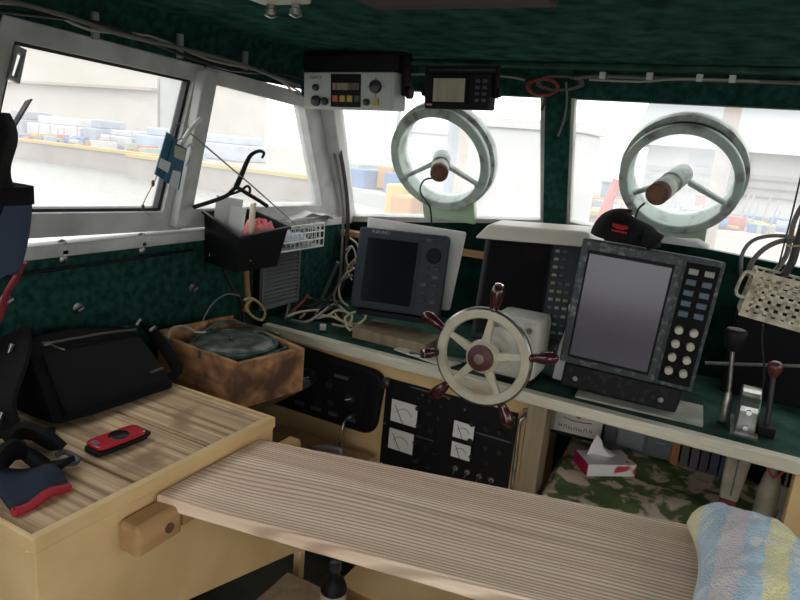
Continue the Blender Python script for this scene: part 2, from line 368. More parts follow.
# ceiling edge seam and boards
struct(MB().span((LX+.05, 1.80, CZ-.012), (RX, 1.86, CZ-.001)).build('trim_3', carpet_t, bevel=.004))
a = Zp(381, 8, CZ); b = Zp(644, 4, CZ)
bd = thing('ceiling_board', 'dark brown wooden board fixed under the green ceiling at the top edge', 'board', Mx.Translation((0, 0, 0)))
MB().span((Zp(385, 14, CZ-.02).x, 1.0, CZ-.02), (Zp(560, 10, CZ-.02).x, Zp(480, 9, CZ-.02).y, CZ)).build('board', W_dark, bd, bevel=.004)
lt = thing('ceiling_light', 'pale ceiling light fitting with two small knobs beside the left ceiling edge', 'light fitting')
c = Zp(283, 0, CZ-.02)
MB().span((c.x-.06, c.y-.08, CZ-.025), (c.x+.05, c.y+.02, CZ)).build('base', offw, lt, bevel=.006)
for dx in (-.035, .022):
    MB().lathe((c.x+dx, c.y+.01, CZ-.02), (0, 0, -1), [(.008, 0), (.008, .012), (.012, .014), (.012, .024), (.004, .028)], 16).build('knob', metal, lt)

# ---------------- bench cabinet ----------------
BX = -.81
be = thing('bench_cabinet', 'cream painted bench cabinet with weathered board top along the left wall', 'bench', Mx.Translation((BX, .5, 0)))
o = V((BX, .5, 0)); T = Mx.Translation(-o)
side = [(BX, .50, .785), (BX, 1.045, .785), (BX, 1.045, .62), (BX, 1.195, .62), (BX, 1.195, .385), (BX, .80, .495), (BX, .50, .56)]
mb = MB(T); mb.prism(side, (-.02, 0, 0)); mb.span((BX-.52, .50, .002), (BX-.02, .52, .785)); mb.span((BX-.52, 1.025, .45), (BX-.02, 1.045, .785)); mb.span((BX-.02, 1.175, 0), (BX+.001, 1.197, .385))
mb.build('body', cream, be, bevel=.003)
MB(T).span((BX-.25, .52, .002), (BX-.23, 1.025, .785)).build('inner_panel', W_dark, be)
mb = MB(T); zr = .80
mb.span((BX-.014, .497, .775), (BX+.003, 1.048, zr)); mb.span((LX+.004, .497, .775), (BX-.014, .507, zr)); mb.span((LX+.004, 1.038, .775), (BX-.014, 1.048, zr))
mb.build('rim', cream, be, bevel=.003)
# boards run parallel to the boat's side rail: individual boards of the top
for y0, y1, jx in ((.508, .687, 0), (.695, .859, 0), (.867, 1.035, 0)):
    MB(T).span((LX+.004, y0, .775), (BX-.015, y1, .7985)).build('board', W_bench, be, bevel=.003)
# cleat screwed to the bench side
cl = thing('support_cleat', 'honey coloured pine cleat with a bolt head on the cream bench side', 'cleat', Mx.Translation((BX, .6, .72)))
T = Mx.Translation(-V((BX, .6, .72)))
MB(T).span((BX+.001, .640, .700), (BX+.050, .738, .758)).build('block', W_cleat, cl, bevel=.010)
MB(T).span((BX+.001, .741, .708), (BX+.045, 1.04, .742)).build('rail', W_cleat, cl, bevel=.004)
MB(T).cyl((BX+.049, .705, .728), (BX+.053, .705, .728), .009).build('bolt', rust, cl)
tag(MB().span((BX+.004, 1.05, .69), (BX+.040, 1.10, .738)).build('wooden_block', W_cleat, bevel=.008), 'small pine block past the far end of the cream bench behind the plank', 'block')

# ---------------- the plank table ----------------
d = V((1, .21, 0)).normalized(); q = V((0, 0, 1)).cross(d).normalized(); up = d.cross(q)
o = V((-.806, .862, .757))
M = Mx((d, q, up)).transposed().to_4x4(); M.translation = o
pk = thing('plank_table', 'long weathered wooden plank laid as a table from the bench', 'plank', M)
Mi = M.inverted()
MB(Mi).prism([(-.806, .716, .743), (.43, .935, .743), (.43, 1.308, .743), (-.806, .992, .743)], (0, 0, .028)).build('board', W_plank, pk, bevel=.006)
# right seat box that carries the plank's other end (outside the frame)
struct(MB().span((.46, .6, 0), (RX-.002, 1.5, .742)).build('seat_box', cream, bevel=.004))['kind'] = 'thing'
tag(bpy.data.objects['seat_box'], 'cream seat box on the right side under the plank end', 'seat box')

# ---------------- console ----------------
cs = thing('console_worktop', 'green carpeted console worktop with a cream wooden front edge', 'worktop', Mx.Translation((-.4, 1.6, .77)))
T = Mx.Translation(-V((-.4, 1.6, .77)))
MB(T).span((-1.345, 1.612, .775), (.75, 2.125, .797)).build('worktop', carpet_t, cs)
MB(T).span((-1.29, 1.578, .768), (.75, 1.611, .800)).build('edge_strip', cream_edge, cs, bevel=.005)
hc = thing('helm_cabinet', 'cream helm cabinet with black instrument panels below the console', 'cabinet', Mx.Translation((-.8, 1.63, 0)))
T = Mx.Translation(-V((-.8, 1.63, 0)))
MB(T).span((-1.34, 1.625, .1), (-.40, 1.645, .767)).span((-.42, 1.645, .1), (-.40, 2.06, .767)).build('front_panel', cream, hc)
MB(T).span((-.398, 1.60, .05), (-.345, 1.68, .767)).build('post', W_post, hc, bevel=.004)
# black radio panel (rounded)
FP = lambda x, y: Yp(x, y, 1.62)
def rounded(p4, r, y0, t, seg=6):
    P = [V(p) for p in p4]; out = []
    for i in range(4):
        a, b, c = P[i-1], P[i], P[(i+1) % 4]
        u, v = (a-b).normalized()*r, (c-b).normalized()*r
        for k in range(seg+1):
            s_ = k/seg; out.append((b+u)*(1-s_)**2+b*2*s_*(1-s_)+(b+v)*s_**2)
    return [V((q.x, y0, q.z)) for q in out]
rp = thing('radio_panel', 'black rounded radio panel set in the cream cabinet behind the wooden box', 'panel', Mx.Translation((-1.05, 1.62, .6)))
T = Mx.Translation(-V((-1.05, 1.62, .6)))
q4 = [FP(268, 330), FP(388, 360), FP(385, 444), FP(270, 408)]
q4 = [V((-1.30, 0, .755)), V((-.835, 0, .735)), V((-.855, 0, .525)), V((-1.30, 0, .525))]
MB(T).prism(rounded(q4, .05, 1.624, 0), (0, -.03, 0)).build('housing', blk, rp, bevel=.012)
q5 = [V((-1.29, 0, .725)), V((-.885, 0, .705)), V((-.895, 0, .545)), V((-1.29, 0, .545))]
MB(T).prism(rounded(q5, .03, 1.592, 0), (0, -.003, 0)).build('face', blkm, rp)
for x, z, r in ((-1.10, .665, .028), (-.94, .635, .016), (-1.02, .66, .012), (-1.16, .60, .014), (-1.06, .59, .012), (-1.01, .60, .012)):
    MB(T).lathe((x, 1.589, z), (0, -1, 0), [(r, 0), (r*.9, .014), (r*.2, .016)], 20).build('knob', knobm, rp)
for x, z in ((-1.10, .665), (-.94, .635)):
    MB(T).box((x, 1.571, z), (.022, .003, .003), Mx.Rotation(-.4, 3, 'Y')).build('pointer', silver, rp)
for i in range(4):
    MB(T).box((-1.13+.065*i, 1.587, .565), (.035, .006, .012)).build('key', keyg, rp)
MB(T).box((-.98, 1.587, .693), (.05, .002, .01)).build('label_plate', keyg, rp)
mb = MB(T); mb.cyl((-.925, 1.588, .585), (-.925, 1.56, .585), .009); mb.tube([(-.925, 1.56, .585), (-.925, 1.53, .575), (-.93, 1.525, .50), (-.93, 1.53, .45)], .004); mb.build('plug_lead', metal, rp)
tag(MB().lathe(Yp(389, 381, 1.626), (0, -1, 0), [(.012, 0), (.012, .012), (.016, .014), (.016, .03), (.01, .034)], 20).build('push_knob', knobm), 'small black knob on the cream panel between the radio and meters', 'knob')
# instrument panel
ip = thing('instrument_panel', 'black switch and meter panel set in the cream helm cabinet', 'panel', Mx.Translation((-.62, 1.62, .55)))
T = Mx.Translation(-V((-.62, 1.62, .55)))
pc = [FP(389, 374), FP(527, 421), FP(512, 497), FP(381, 463)]
px0, px1, pz0, pz1 = -.836, -.425, .43, .718
yf = 1.613
def on(u, v): return V((px0+(px1-px0)*u, yf, pz1-(pz1-pz0)*v))
MB(T).span((px0, yf, pz0), (px1, 1.624, pz1)).build('plate', blk, ip, bevel=.003)
pf = lambda x, y: Yp(x, y, yf)
for qx in ([(393, 400), (419, 409), (417, 424), (392, 417)], [(391, 429), (415, 437), (413, 451), (389, 444)], [(455, 420), (476, 427), (473, 440), (454, 434)], [(453, 441), (472, 448), (470, 459), (452, 453)]):
    P = [pf(*a) for a in qx]; x0 = min(a.x for a in P); x1 = max(a.x for a in P); z0 = min(a.z for a in P); z1 = max(a.z for a in P)
    cz = (P[0].z+P[3].z)/2; x0 = (P[0].x+P[3].x)/2; x1 = (P[1].x+P[2].x)/2; hgt = (x1-x0)*.8; cz = (sum(a.z for a in P)/4)
    mt = MB(T).span((x0-.004, yf-.006, cz-hgt*.75), (x1+.004, yf, cz+hgt/2+.004)).build('meter', blkm, ip, bevel=.002)
    MB(T).span((x0, yf-.008, cz-hgt/2), (x1, yf-.006, cz+hgt/2)).build('dial_face', paper, mt)
    MB(T).tube([((x0+x1)/2, yf-.009, cz-hgt/2), (x0+.012, yf-.009, cz+hgt*.28)], .0008, smooth=1).build('needle', knobm, mt)
    xm = (x0+x1)/2; rr = (x1-x0)*.36
    MB(T).tube([(xm+rr*math.cos(t), yf-.0087, cz-hgt*.35+rr*1.2*math.sin(t)) for t in [math.pi*(.18+.64*k/8) for k in range(9)]], .0007, n=4, smooth=1).build('dial_scale', knobm, mt)
for i in range(4):
    c = on(.615+.09*i, .74)
    tg = MB(T).cyl(c, c+V((0, -.006, 0)), .008, n=12).build('toggle_switch', metal, ip)
    MB(T).cyl(c+V((0, -.006, 0)), c+V((0, -.024, -.010)), .0028, .0036, n=10).build('lever', chrome, tg)
for i in range(4):
    c = on(.60+.09*i, .90)
    MB(T).cyl(c, c+V((0, -.008, 0)), .009, n=12).build('knob', metal, ip)
for (u, v, r) in [(.28, .10, .007), (.37, .10, .007), (.46, .12, .008), (.28, .22, .009), (.37, .24, .009), (.45, .26, .007), (.30, .40, .01), (.40, .42, .01), (.28, .6, .006), (.37, .62, .006), (.45, .64, .006), (.30, .8, .008), (.40, .82, .008), (.70, .22, .009), (.80, .22, .009), (.9, .22, .009), (.7, .40, .01), (.82, .42, .01), (.92, .42, .01), (.72, .56, .007), (.84, .57, .007)]:
    c = on(u, v); MB(T).lathe(c, (0, -1, 0), [(r, 0), (r, .005), (r*.7, .012)], 14).build('knob', knobm, ip)
for (u, v) in [(.02, .03), (.5, .03), (.98, .04), (.02, .5), (.97, .96), (.02, .96), (.3, .07), (.63, .10)]:
    c = on(u, v); MB(T).cyl(c, c+V((0, -.002, 0)), .0035, n=10).build('screw', metal, ip)
for (u, v, w_) in ((.36, .02, .13), (.80, .30, .15), (.30, .53, .1)):
    c = on(u, v); MB(T).box(c+V((0, -.001, 0)), (w_, .002, .004)).build('label_strip', keyg, ip)
# chrome handle
hr = thing('grab_rod', 'bent steel rod mounted upright at the right of the meter panel', 'rod')
a = Yp(522, 416, 1.60); b = Yp(511, 500, 1.60)
MB().tube([V((a.x+.012, 1.622, a.z+.004)), V((a.x+.006, 1.59, a.z)), V((a.x, 1.585, a.z-.02)), V((a.x+.003, 1.585, a.z-.12)), V((a.x+.006, 1.585, b.z-.05))], .006, n=10).build('rod', metal, hr)
MB().box((a.x+.012, 1.62, a.z+.006), (.03, .008, .02)).build('bracket', metal, hr, bevel=.002)

# ---------------- steering ----------------
hub = V((-.496, 1.47, .904))
sb = thing('steering_gearbox', 'yellowed white casting behind the steering wheel on the console', 'gearbox', Mx.Translation((-.47, 1.66, .80)))
T = Mx.Translation(-V((-.47, 1.66, .80)))
MB(T).span((-.535, 1.60, .815), (-.395, 1.74, .985)).build('housing', hubw, sb, bevel=.022)
MB(T).span((-.525, 1.62, .7985), (-.405, 1.73, .815)).build('foot', blk, sb, bevel=.004)
MB(T).lathe((hub.x, 1.60, hub.z), (0, -1, 0), [(.052, 0), (.05, .012), (.034, .02), (.030, .06), (.016, .062), (.016, .105)], 28).build('column', hubw, sb)
for dx, dz in ((-.045, .055), (.045, .055), (-.045, -.05), (.05, -.04)):
    MB(T).cyl((hub.x+.03+dx, 1.602, hub.z+dz), (hub.x+.03+dx, 1.594, hub.z+dz), .008, n=8).build('bolt', metal, sb)
wh = thing('steering_wheel', 'cream boat steering wheel with five maroon turned handles', 'steering wheel', Mx.Translation(hub))
rr = .113
MB().lathe((0, -.009, 0), (0, 1, 0), [(rr-.011, 0), (rr+.009, 0), (rr+.013, .005), (rr+.013, .014), (rr+.009, .018), (rr-.011, .018), (rr-.014, .012), (rr-.014, .005), (rr-.011, 0)], 72, caps=False).build('rim', rimm, wh)
MB().lathe((0, -.0095, 0), (0, 1, 0), [(rr+.010, 0), (rr+.0145, .004), (rr+.0145, .015), (rr+.010, .019), (rr+.009, .010)], 72, caps=False).build('rim_band', metal, wh)
MB().lathe((0, .018, 0), (0, -1, 0), [(.036, 0), (.044, .012), (.042, .026), (.036, .032)], 32).build('hub', rimm, wh)
MB().lathe((0, -.014, 0), (0, -1, 0), [(.034, 0), (.033, .007), (.024, .012), (.006, .013)], 32).build('hub_cap', maroon2, wh)
MB().lathe((0, -.026, 0), (0, -1, 0), [(.013, 0), (.013, .003), (.010, .004)], 24).build('hub_emblem', mat('dull_pewter', (.25, .2, .19), .5, .5), wh)
for i, deg in enumerate((12, 84, 156, 228, 300)):
    an = math.radians(deg); dv = V((math.cos(an), 0, math.sin(an))); pn = V((-dv.z, 0, dv.x))
    A = [dv*.028+pn*.012+V((0, -.008, 0)), dv*.028-pn*.012+V((0, -.008, 0)), dv*.028-pn*.012+V((0, .008, 0)), dv*.028+pn*.012+V((0, .008, 0))]
    B = [dv*.104+pn*.007+V((0, -.005, 0)), dv*.104-pn*.007+V((0, -.005, 0)), dv*.104-pn*.007+V((0, .005, 0)), dv*.104+pn*.007+V((0, .005, 0))]
    MB().hexa(A, B).build('spoke', rimm, wh, bevel=.003)
    hd = MB().lathe(dv*.122, dv, [(.010, 0), (.012, .004), (.0105, .010), (.013, .020), (.0165, .042), (.0165, .052), (.013, .063), (.007, .068)], 20).build('handle', maroon, wh)
    if i == 1: MB().lathe(dv*.188, dv, [(.010, 0), (.011, .003), (.006, .006)], 16).build('end_cap', chrome, hd)
sk = MB().lathe((-.118, -.012, -.012), V((-.6, -.8, -.05)), [(.008, 0), (.013, .006), (.013, .035), (.010, .042)], 18).build('spinner_knob', maroon, wh)
MB().lathe(V((-.118, -.012, -.012))+V((-.6, -.8, -.05)).normalized()*.041, V((-.6, -.8, -.05)), [(.011, 0), (.012, .004), (.004, .009)], 18).build('knob_cap', chrome, sk)

# ---------------- displays ----------------
def cover_box(mb, w_, h_, y0, y1, t0=0): return mb.hexa([(-w_/2, y0, -h_/2), (w_/2, y0, -h_/2), (w_/2, y0, h_/2), (-w_/2, y0, h_/2)], [(-w_/2+t0, y1, -h_/2+t0), (w_/2-t0, y1, -h_/2+t0), (w_/2-t0, y1, h_/2-t0), (-w_/2+t0, y1, h_/2-t0)])
lite = mat('lettering_grey', (.35, .37, .38), .6)
# display 1
d1 = thing('radar_display', 'dark grey radar display on the left of the console with a cover behind', 'display', frame((-.896, 1.75, 1.017), 12.6, -12.1, -.7))
w_, h_ = .300, .262
cover_box(MB(), w_, h_, 0, .075, .02).build('housing', dgrey, d1, bevel=.012)
sc = (-.148+.032, .062, -.118, .100)
MB().span((-.122, -.004, -.112), (.058, .0, .104)).build('bezel', dgrey, d1, bevel=.002)
MB().span((-.113, -.006, -.104), (.050, -.0035, .096)).build('screen', screen_m, d1)
text('FURUNO', 'lettering', lite, d1, (-.075, -.0008, .116), .014)
MB().lathe((.102, 0, .062), (0, -1, 0), [(.024, 0), (.022, .006), (.008, .004)], 28).build('cursor_pad', blk, d1)
for i in range(6):
    for j in range(2):
        MB().box((.083+j*.034, -.003, .108 if i == 0 else .022-.0255*(i-1)), (.019, .006, .009 if i == 0 else .013)).build('key', knobm if (i+j) % 3 else keyg, d1, bevel=.002)
tag(bpy.data.objects['radar_display'], None, None)
MB().span((-.13, .02, -.150), (.13, .10, -.131)).build('bracket', blk, d1, bevel=.004)
cv = frame((-.896, 1.75, 1.017), 12.6, -12.1, -.7) @ Mx.Translation((.012, .105, .026))
cvt = thing('display_cover', 'white plastic protective cover standing behind the left radar display', 'cover', cv)
MB().hexa([(-.166, -.022, .145), (.172, -.022, .130), (.150, -.022, -.13), (-.150, -.022, -.13)][::-1], [(-.150, .02, .13), (.155, .02, .115), (.14, .02, -.12), (-.14, .02, -.12)][::-1]).build('shell', offw2, cvt, bevel=.008)
tag(MB().span((-1.00, 1.665, .7975), (-.74, 1.80, .832)).build('wooden_riser', W_post, bevel=.004), 'worn wooden riser block under the left radar display', 'riser')
tag(MB(frame((-.73, 1.655, .801), -12)).span((-.10, -.035, 0), (.10, .035, .004)).build('white_card', offw), 'pale loose card lying on green carpet before the left radar display', 'card')
tag(MB(frame((-.66, 1.665, .806), 22)).span((-.12, -.010, 0), (.10, .010, .006)).build('metal_strip', metal), 'flat grey metal strip on the console left of the wheel', 'strip')
# display 2
F2 = frame((-.504, 1.80, 1.020), -.1, -19.1, -4.5)
d2 = thing('plotter_display', 'black chart plotter display behind the steering wheel with a white cover on top', 'display', F2)
w_, h_ = .295, .32
cover_box(MB(), w_, h_, 0, .08, .02).build('housing', dgrey, d2, bevel=.010)
MB().span((-.132, -.003, -.14), (.062, 0, .146)).build('bezel', blk, d2, bevel=.002)
MB().span((-.125, -.005, -.132), (.055, -.0025, .138)).build('screen', screen2_m, d2)
cols = [keyw, keyg, keyw, mat('green_key', (.08, .22, .13), .5), mat('amber_key', (.3, .25, .08), .5), keyb, keyb, keyw]
for i in range(11):
    for j in range(3):
        if i < 4 and j == 2: continue
        MB().box((.078+j*.021, -.003, .125-.0235*i), (.013, .006, .008)).build('key', cols[(i*3+j*5) % 8] if i > 3 else keyg if j else keyw, d2, bevel=.0015)
MB().lathe((.11, 0, -.145), (0, -1, 0), [(.02, 0), (.018, .01), (.005, .012)], 24).build('dial', knobm, d2)
Fl = F2 @ Mx.Translation((.012, .03, h_/2+.008)) @ Mx.Rotation(math.radians(22), 4, 'X')
c2 = thing('plastic_cover', 'off-white plastic cover lying on top of the plotter display', 'cover', Fl)
mb = MB(); mb.hexa([(-.178, -.085, -.002), (.178, -.085, -.006), (.178, .08, -.006), (-.178, .08, -.002)], [(-.142, -.062, .040), (.148, -.062, .036), (.148, .065, .036), (-.142, .065, .040)])
mb.build('lid_shell', offw, c2, bevel=.009)
tag(MB(frame((-.345, 1.735, .80), 8, -6, 4)).add([(-.028, 0, 0), (.02, 0, 0), (.022, 0, .235), (-.010, 0, .255), (-.030, 0, .21), (-.02, 0, .17), (-.03, 0, .1), (-.028, .003, 0), (.02, .003, 0), (.022, .003, .235), (-.010, .003, .255), (-.030, .003, .21), (-.02, .003, .17), (-.03, .003, .1)], [(0, 1, 2, 3, 4, 5, 6), (13, 12, 11, 10, 9, 8, 7)]+[(i, (i+1) % 7, 7+(i+1) % 7, 7+i) for i in range(7)]).build('white_card', paper), 'white torn card standing between the plotter and the large radar display', 'card')
# display 3
F3 = frame((-.173, 1.66, 1.041), 5.4, 4.2, 2.5)
d3 = thing('large_radar_display', 'large scuffed grey radar display with rows of ivory knobs', 'display', F3)
w_, h_ = .332, .338
cover_box(MB(), w_, h_, 0, .17, .03).build('housing', gscuff, d3, bevel=.006)
mb = MB(); mb.ring([(-.162, 0, -.165), (.074, 0, -.165), (.074, 0, .165), (-.162, 0, .165)], [(-.146, 0, -.148), (.058, 0, -.148), (.058, 0, .143), (-.146, 0, .143)], (0, -.007, 0)); mb.build('screen_frame', gscuff, d3, bevel=.002)
MB().span((-.146, -.004, -.148), (.058, -.001, .143)).build('screen_border', blk, d3)
sc3 = MB().span((-.141, -.0055, -.141), (.053, -.004, .134)).build('screen', screen3_m, d3)
MB().span((.082, -.003, -.155), (.156, 0, .155)).build('key_field', blkm, d3)
for i in range(5):
    for j in range(2):
        MB().box((.101+.035*j, -.006, .135-.0265*i), (.022, .006, .014)).build('key', keyw if i == 0 else keyb, d3, bevel=.0015)
for i in range(4):
    for j in range(2):
        MB().lathe((.101+.034*j, -.002, -.013-.036*i), (0, -1, 0), [(.0098, 0), (.0098, .012), (.008, .015)], 20).build('knob', ivory, d3)
MB().hexa([(-.150, -.002, -.235), (.140, -.002, -.235), (.150, .12, -.235), (-.155, .12, -.235)], [(-.150, .01, -.172), (.150, .01, -.172), (.150, .14, -.172), (-.155, .14, -.172)]).build('bracket', bscuff, d3, bevel=.006)
for x in (-.115, .10): MB().cyl((x, .004, -.205), (x, -.006, -.205), .007, n=12).build('bolt', metal, d3)
tag(MB(frame((-.13, 1.70, .7985), 3)).span((-.16, -.060, 0), (.150, .09, .006)).build('mounting_board', mat('grimy_white_board', (.45, .44, .38), .6, 0, (.25, .26, .22), 12), bevel=.001), 'grimy white board under the bracket of the large radar display', 'board')
# hat
hx = F3 @ V((-.070, .08, h_/2))
ht = thing('baseball_cap', 'black baseball cap with a red emblem on top of the large display', 'cap', frame((hx.x, hx.y, hx.z-.002), 12, 0, 4))
def dome(u, v):
    a = 2*math.pi*u; t = v*math.pi/2; r = math.cos(t)**.75; z = math.sin(t)
    k = 1+.03*math.sin(3*a+1)+.015*math.sin(7*a)
    return V((.087*r*math.cos(a)*k, .092*r*math.sin(a)*k, .066*z-.012*z*math.cos(a)))
MB().grid(dome, 48, 16).build('crown', blkfab, ht)
MB().grid(lambda u, v: V((.030+.055*v*math.sqrt(max(0, 1-(2*u-1)**2*.85)), -.030+.068*(2*u-1), .046-.034*(2*u-1)**2-.016*v)), 20, 8).build('visor', blkfab, ht, solid=.004)
em = mat('red_embroidery', (.45, .015, .02), .8)
def arch(mb, x0, x1, z0, hgt, k):
    def fn(u, v):
        x = x0+(x1-x0)*u; z = z0+hgt*v+k*abs(2*u-1)
        zz = max(0, min(.98, z/.066)); y = -.0955*math.sqrt(max(.02, 1-zz**2.6-(x/.092)**2*.95))-.003
        return V((x, y, z))
    mb.grid(fn, 14, 2)
mb = MB(); arch(mb, -.042, -.022, .034, .008, 0); arch(mb, -.026, -.006, .034, .008, 0); arch(mb, -.034, -.014, .031, .006, 0); arch(mb, -.042, -.006, .024, .004, 0)
mb.build('emblem', em, ht)
MB().lathe((0, 0, .065), (0, 0, 1), [(.006, 0), (.004, .004)], 12).build('button', blkfab, ht)
# white cloth behind
c = F3 @ V((.07, .13, h_/2))
def cloth(u, v):
    x = (u-.5)*.12; y = (v-.5)*.08; e = min(u, 1-u, v, 1-v)*4
    return c+V((x, y, .004+min(1, e)*.014*(1+.2*math.sin(5*u+4*v))))
tag(MB().grid(cloth, 24, 14).build('white_cloth', paper, solid=.003), 'crumpled white cloth on the large display beside the cap', 'cloth')

# ---------------- overhead radio and gps ----------------
r1 = thing('overhead_radio', 'silver faced radio with coloured buttons hung above the left front window', 'radio', frame((-1.067, 1.65, 1.541), 2, 3, -1.9))
w_, h_ = .305, .105
MB().box((0, .04, 0), (w_, .08, h_)).build('housing', silver, r1, bevel=.005)
MB().span((-.148, -.0025, -.048), (.146, 0, .048)).build('face', silver, r1, bevel=.001)
MB().span((-.053, -.005, -.046), (.047, -.002, .046)).build('center_panel', blk, r1)
MB().span((-.046, -.0065, .002), (.043, -.0045, .021)).build('readout', mat('amber_grey_readout', (.10, .08, .055), .4, 0, (.33, .27, .18), 2, stretch=(6, .1, .1), lo=.47, hi=.5), r1)
cy = mat('yellow_button', (.50, .42, .05), .5); cr = mat('red_button', (.60, .10, .07), .5); cg = mat('green_button', (.04, .10, .05), .5)
for i, m_ in enumerate((cr, cy, cy, cg)):
    MB().box((-.036+.0245*i, -.007, -.0225), (.018, .005, .018)).build('button', m_, r1, bevel=.0015)
for x, z, r in ((-.105, .008, .010), (-.105, -.030, .016), (-.074, -.031, .012), (.096, .012, .019), (.068, -.031, .010)):
    MB().lathe((x, -.002, z), (0, -1, 0), [(r, 0), (r*.92, .010), (r*.3, .012)], 24).build('knob', knobm, r1)
MB().box((.101, -.005, -.030), (.013, .006, .018)).build('button', cy, r1, bevel=.001)
text('TAIYO', 'lettering', knobm, r1, (-.108, -.0028, .036), .014)
mb = MB(); mb.box((.096, -.0035, .012), (.06, .001, .0012)); mb.box((.096, -.0035, .012), (.0012, .001, .054)); mb.build('dial_mark', knobm, r1)
mb = MB(); mb.span((-.172, .03, -.01), (-.160, .07, .105)); mb.span((.160, .03, -.01), (.172, .07, .105)); mb.span((-.172, .03, .10), (.172, .07, .112)); mb.span((-.160, .01, .054), (.158, .09, .1))
mb.build('bracket', blk, r1, bevel=.002)
for s_ in (-1, 1): MB().lathe((s_*.158, .05, .0), (s_, 0, 0), [(.008, 0), (.008, .012), (.018, .014), (.018, .026)], 18).build('thumb_screw', blk, r1)
g1 = thing('gps_display', 'small black display with olive screen hung above the front window', 'display', frame((-.722, 1.65, 1.558), 0, 3, -1.5))
w_, h_ = .190, .094
MB().box((0, .025, -.004), (w_, .05, h_)).build('housing', blk, g1, bevel=.006)
MB().box((-.018, -.002, -.002), (.108, .004, .072)).build('bezel', blkm, g1)
MB().box((-.020, -.0045, -.002), (.092, .002, .060)).build('screen', lcd, g1)
for i in range(4):
    for j in range(2):
        MB().box((.060+.02*j, -.001, .022-.016*i), (.011, .004, .008)).build('key', keyg, g1, bevel=.001)
MB().box((-.078, -.001, -.040), (.016, .002, .005)).build('badge', mat('pinkish_badge', (.5, .3, .28), .5), g1)
mb = MB(); mb.span((-.106, .02, -.02), (-.098, .04, .062)); mb.span((.098, .02, -.02), (.106, .04, .062)); mb.span((-.106, .02, .052), (.106, .04, .062)); mb.build('bracket', blk, g1, bevel=.002)
for s_ in (-1, 1): MB().lathe((s_*.098, .03, -.005), (s_, 0, 0), [(.006, 0), (.006, .008), (.012, .009), (.012, .016)], 18).build('thumb_screw', blk, g1)

# ---------------- clear view screens on the front windows ----------------
def clearview(label, cpx, tip, ro, ri, depth, plate):
    C0 = fwp(*cpx)
    u = V((1, 0, 0)); n_ = -nf; vv = V((0, nf.z, -nf.y)) * -1
    vv = u.cross(n_).normalized()*-1
    if vv.z < 0: vv = -vv
    M = Mx((u, -n_, vv)).transposed().to_4x4(); M.translation = C0
    t = thing('clear_view_screen', label, 'clear view screen', M, 'round clear view screens in the front windows')
    MB().lathe((0, .03, 0), (0, -1, 0), [(ri-.004, 0), (ro+.008, 0), (ro+.008, .030), (ro-.010, .034), (ro-.010, .012+depth), (ro, .014+depth), (ro, .03+depth), (ro-.003, .033+depth), (ri+.003, .033+depth), (ri, .03+depth), (ri-.004, 0)], 72, caps=False).build('ring', palegreen, t)
    MB().lathe((0, -.004, 0), (0, -1, 0), [(ro-.009, 0), (ro-.007, .002), (ro-.007, .008+depth*.2), (ro-.009, .01+depth*.2)], 72, caps=False).build('gap_band', rubber, t)  # black band put in for the dark gap behind the front ring
    MB().lathe((0, .012, 0), (0, -1, 0), [(ri, 0), (ri, .003)], 48).build('glass_disc', glass, t)
    tipl = M.inverted() @ tip
    b0 = V((0, .0, 0)); ax = (tipl-b0); L_ = ax.length; ax.normalize()
    MB().lathe(b0, ax, [(.030, 0), (.030, L_*.45), (.026, L_*.47), (.026, L_*.62)], 28).build('motor', palegreen, t)
    MB().lathe(b0+ax*L_*.62, ax, [(.027, 0), (.029, .006), (.029, L_*.38-.004), (.025, L_*.38)], 28).build('motor_cap', [rust], t)
    MB().lathe(b0+ax*L_*.63, ax, [(.0295, 0), (.030, .004), (.030, L_*.2), (.0295, L_*.22)], 28, caps=False).build('motor_sleeve', hubw, t)
    for deg in (-28, 208):
        a = math.radians(deg); dv = V((math.cos(a), 0, math.sin(a)))
        MB().hexa([dv*.024+V((0, -.03, .009)), dv*.024+V((0, -.03, -.009)), dv*.024+V((0, -.012, -.009)), dv*.024+V((0, -.012, .009))],
                  [dv*(ri+.004)+V((0, -.03, .006)), dv*(ri+.004)+V((0, -.03, -.006)), dv*(ri+.004)+V((0, -.012, -.006)), dv*(ri+.004)+V((0, -.012, .006))]).build('spoke', palegreen, t, bevel=.003)
        MB().lathe(dv*(ri+.006)+V((0, -depth+.004, 0)), (0, -1, 0), [(.014, 0), (.014, .004), (.008, .012)], 14).build('lug', palegreen, t)
    MB().span((plate[0], -.006, plate[2]), (plate[1], .018, -ri+.0)).build('mounting_plate', plategreen, t, bevel=.003)
    return t, M, tipl
cva = clearview('left clear view screen with short brown capped motor, behind the overhead radio', (442, 158), Yp(439, 174, 1.90), .180, .150, .030, (-.09, .11, -.235))
cvb = clearview('right clear view screen with long motor, above the black cap', (682, 174), Yp(656, 195, 1.80), .162, .138, .055, (-.06, .09, -.225))
tipw = Yp(434, 178, 1.93)
tag(MB().tube([tipw, tipw+V((-.03, -.01, -.01)), tipw+V((-.045, .0, -.05)), V((tipw.x-.045, 2.02, 1.20)), V((tipw.x-.045, 2.05, 1.12))], .003).build('motor_lead', cabk), 'thin black lead running down from the left clear view motor', 'cable')
tw = Yp(645, 203, 1.84)
tag(MB().tube([tw, tw+V((-.015, 0, -.02)), tw+V((-.02, .01, -.06))], .003).build('motor_lead', cabk), 'short black lead dropping from the right clear view motor to the cap', 'cable')

# ---------------- left side small things ----------------
# black bin with contents
p0, p1 = Xp(202, 213, -1.33), Xp(290, 214, -1.33)
bn = thing('black_bin', 'black plastic bin hung on the left wall below the windows', 'bin', Mx.Translation((-1.24, 1.5, 1.0)))
T = Mx.Translation(-V((-1.24, 1.5, 1.0)))
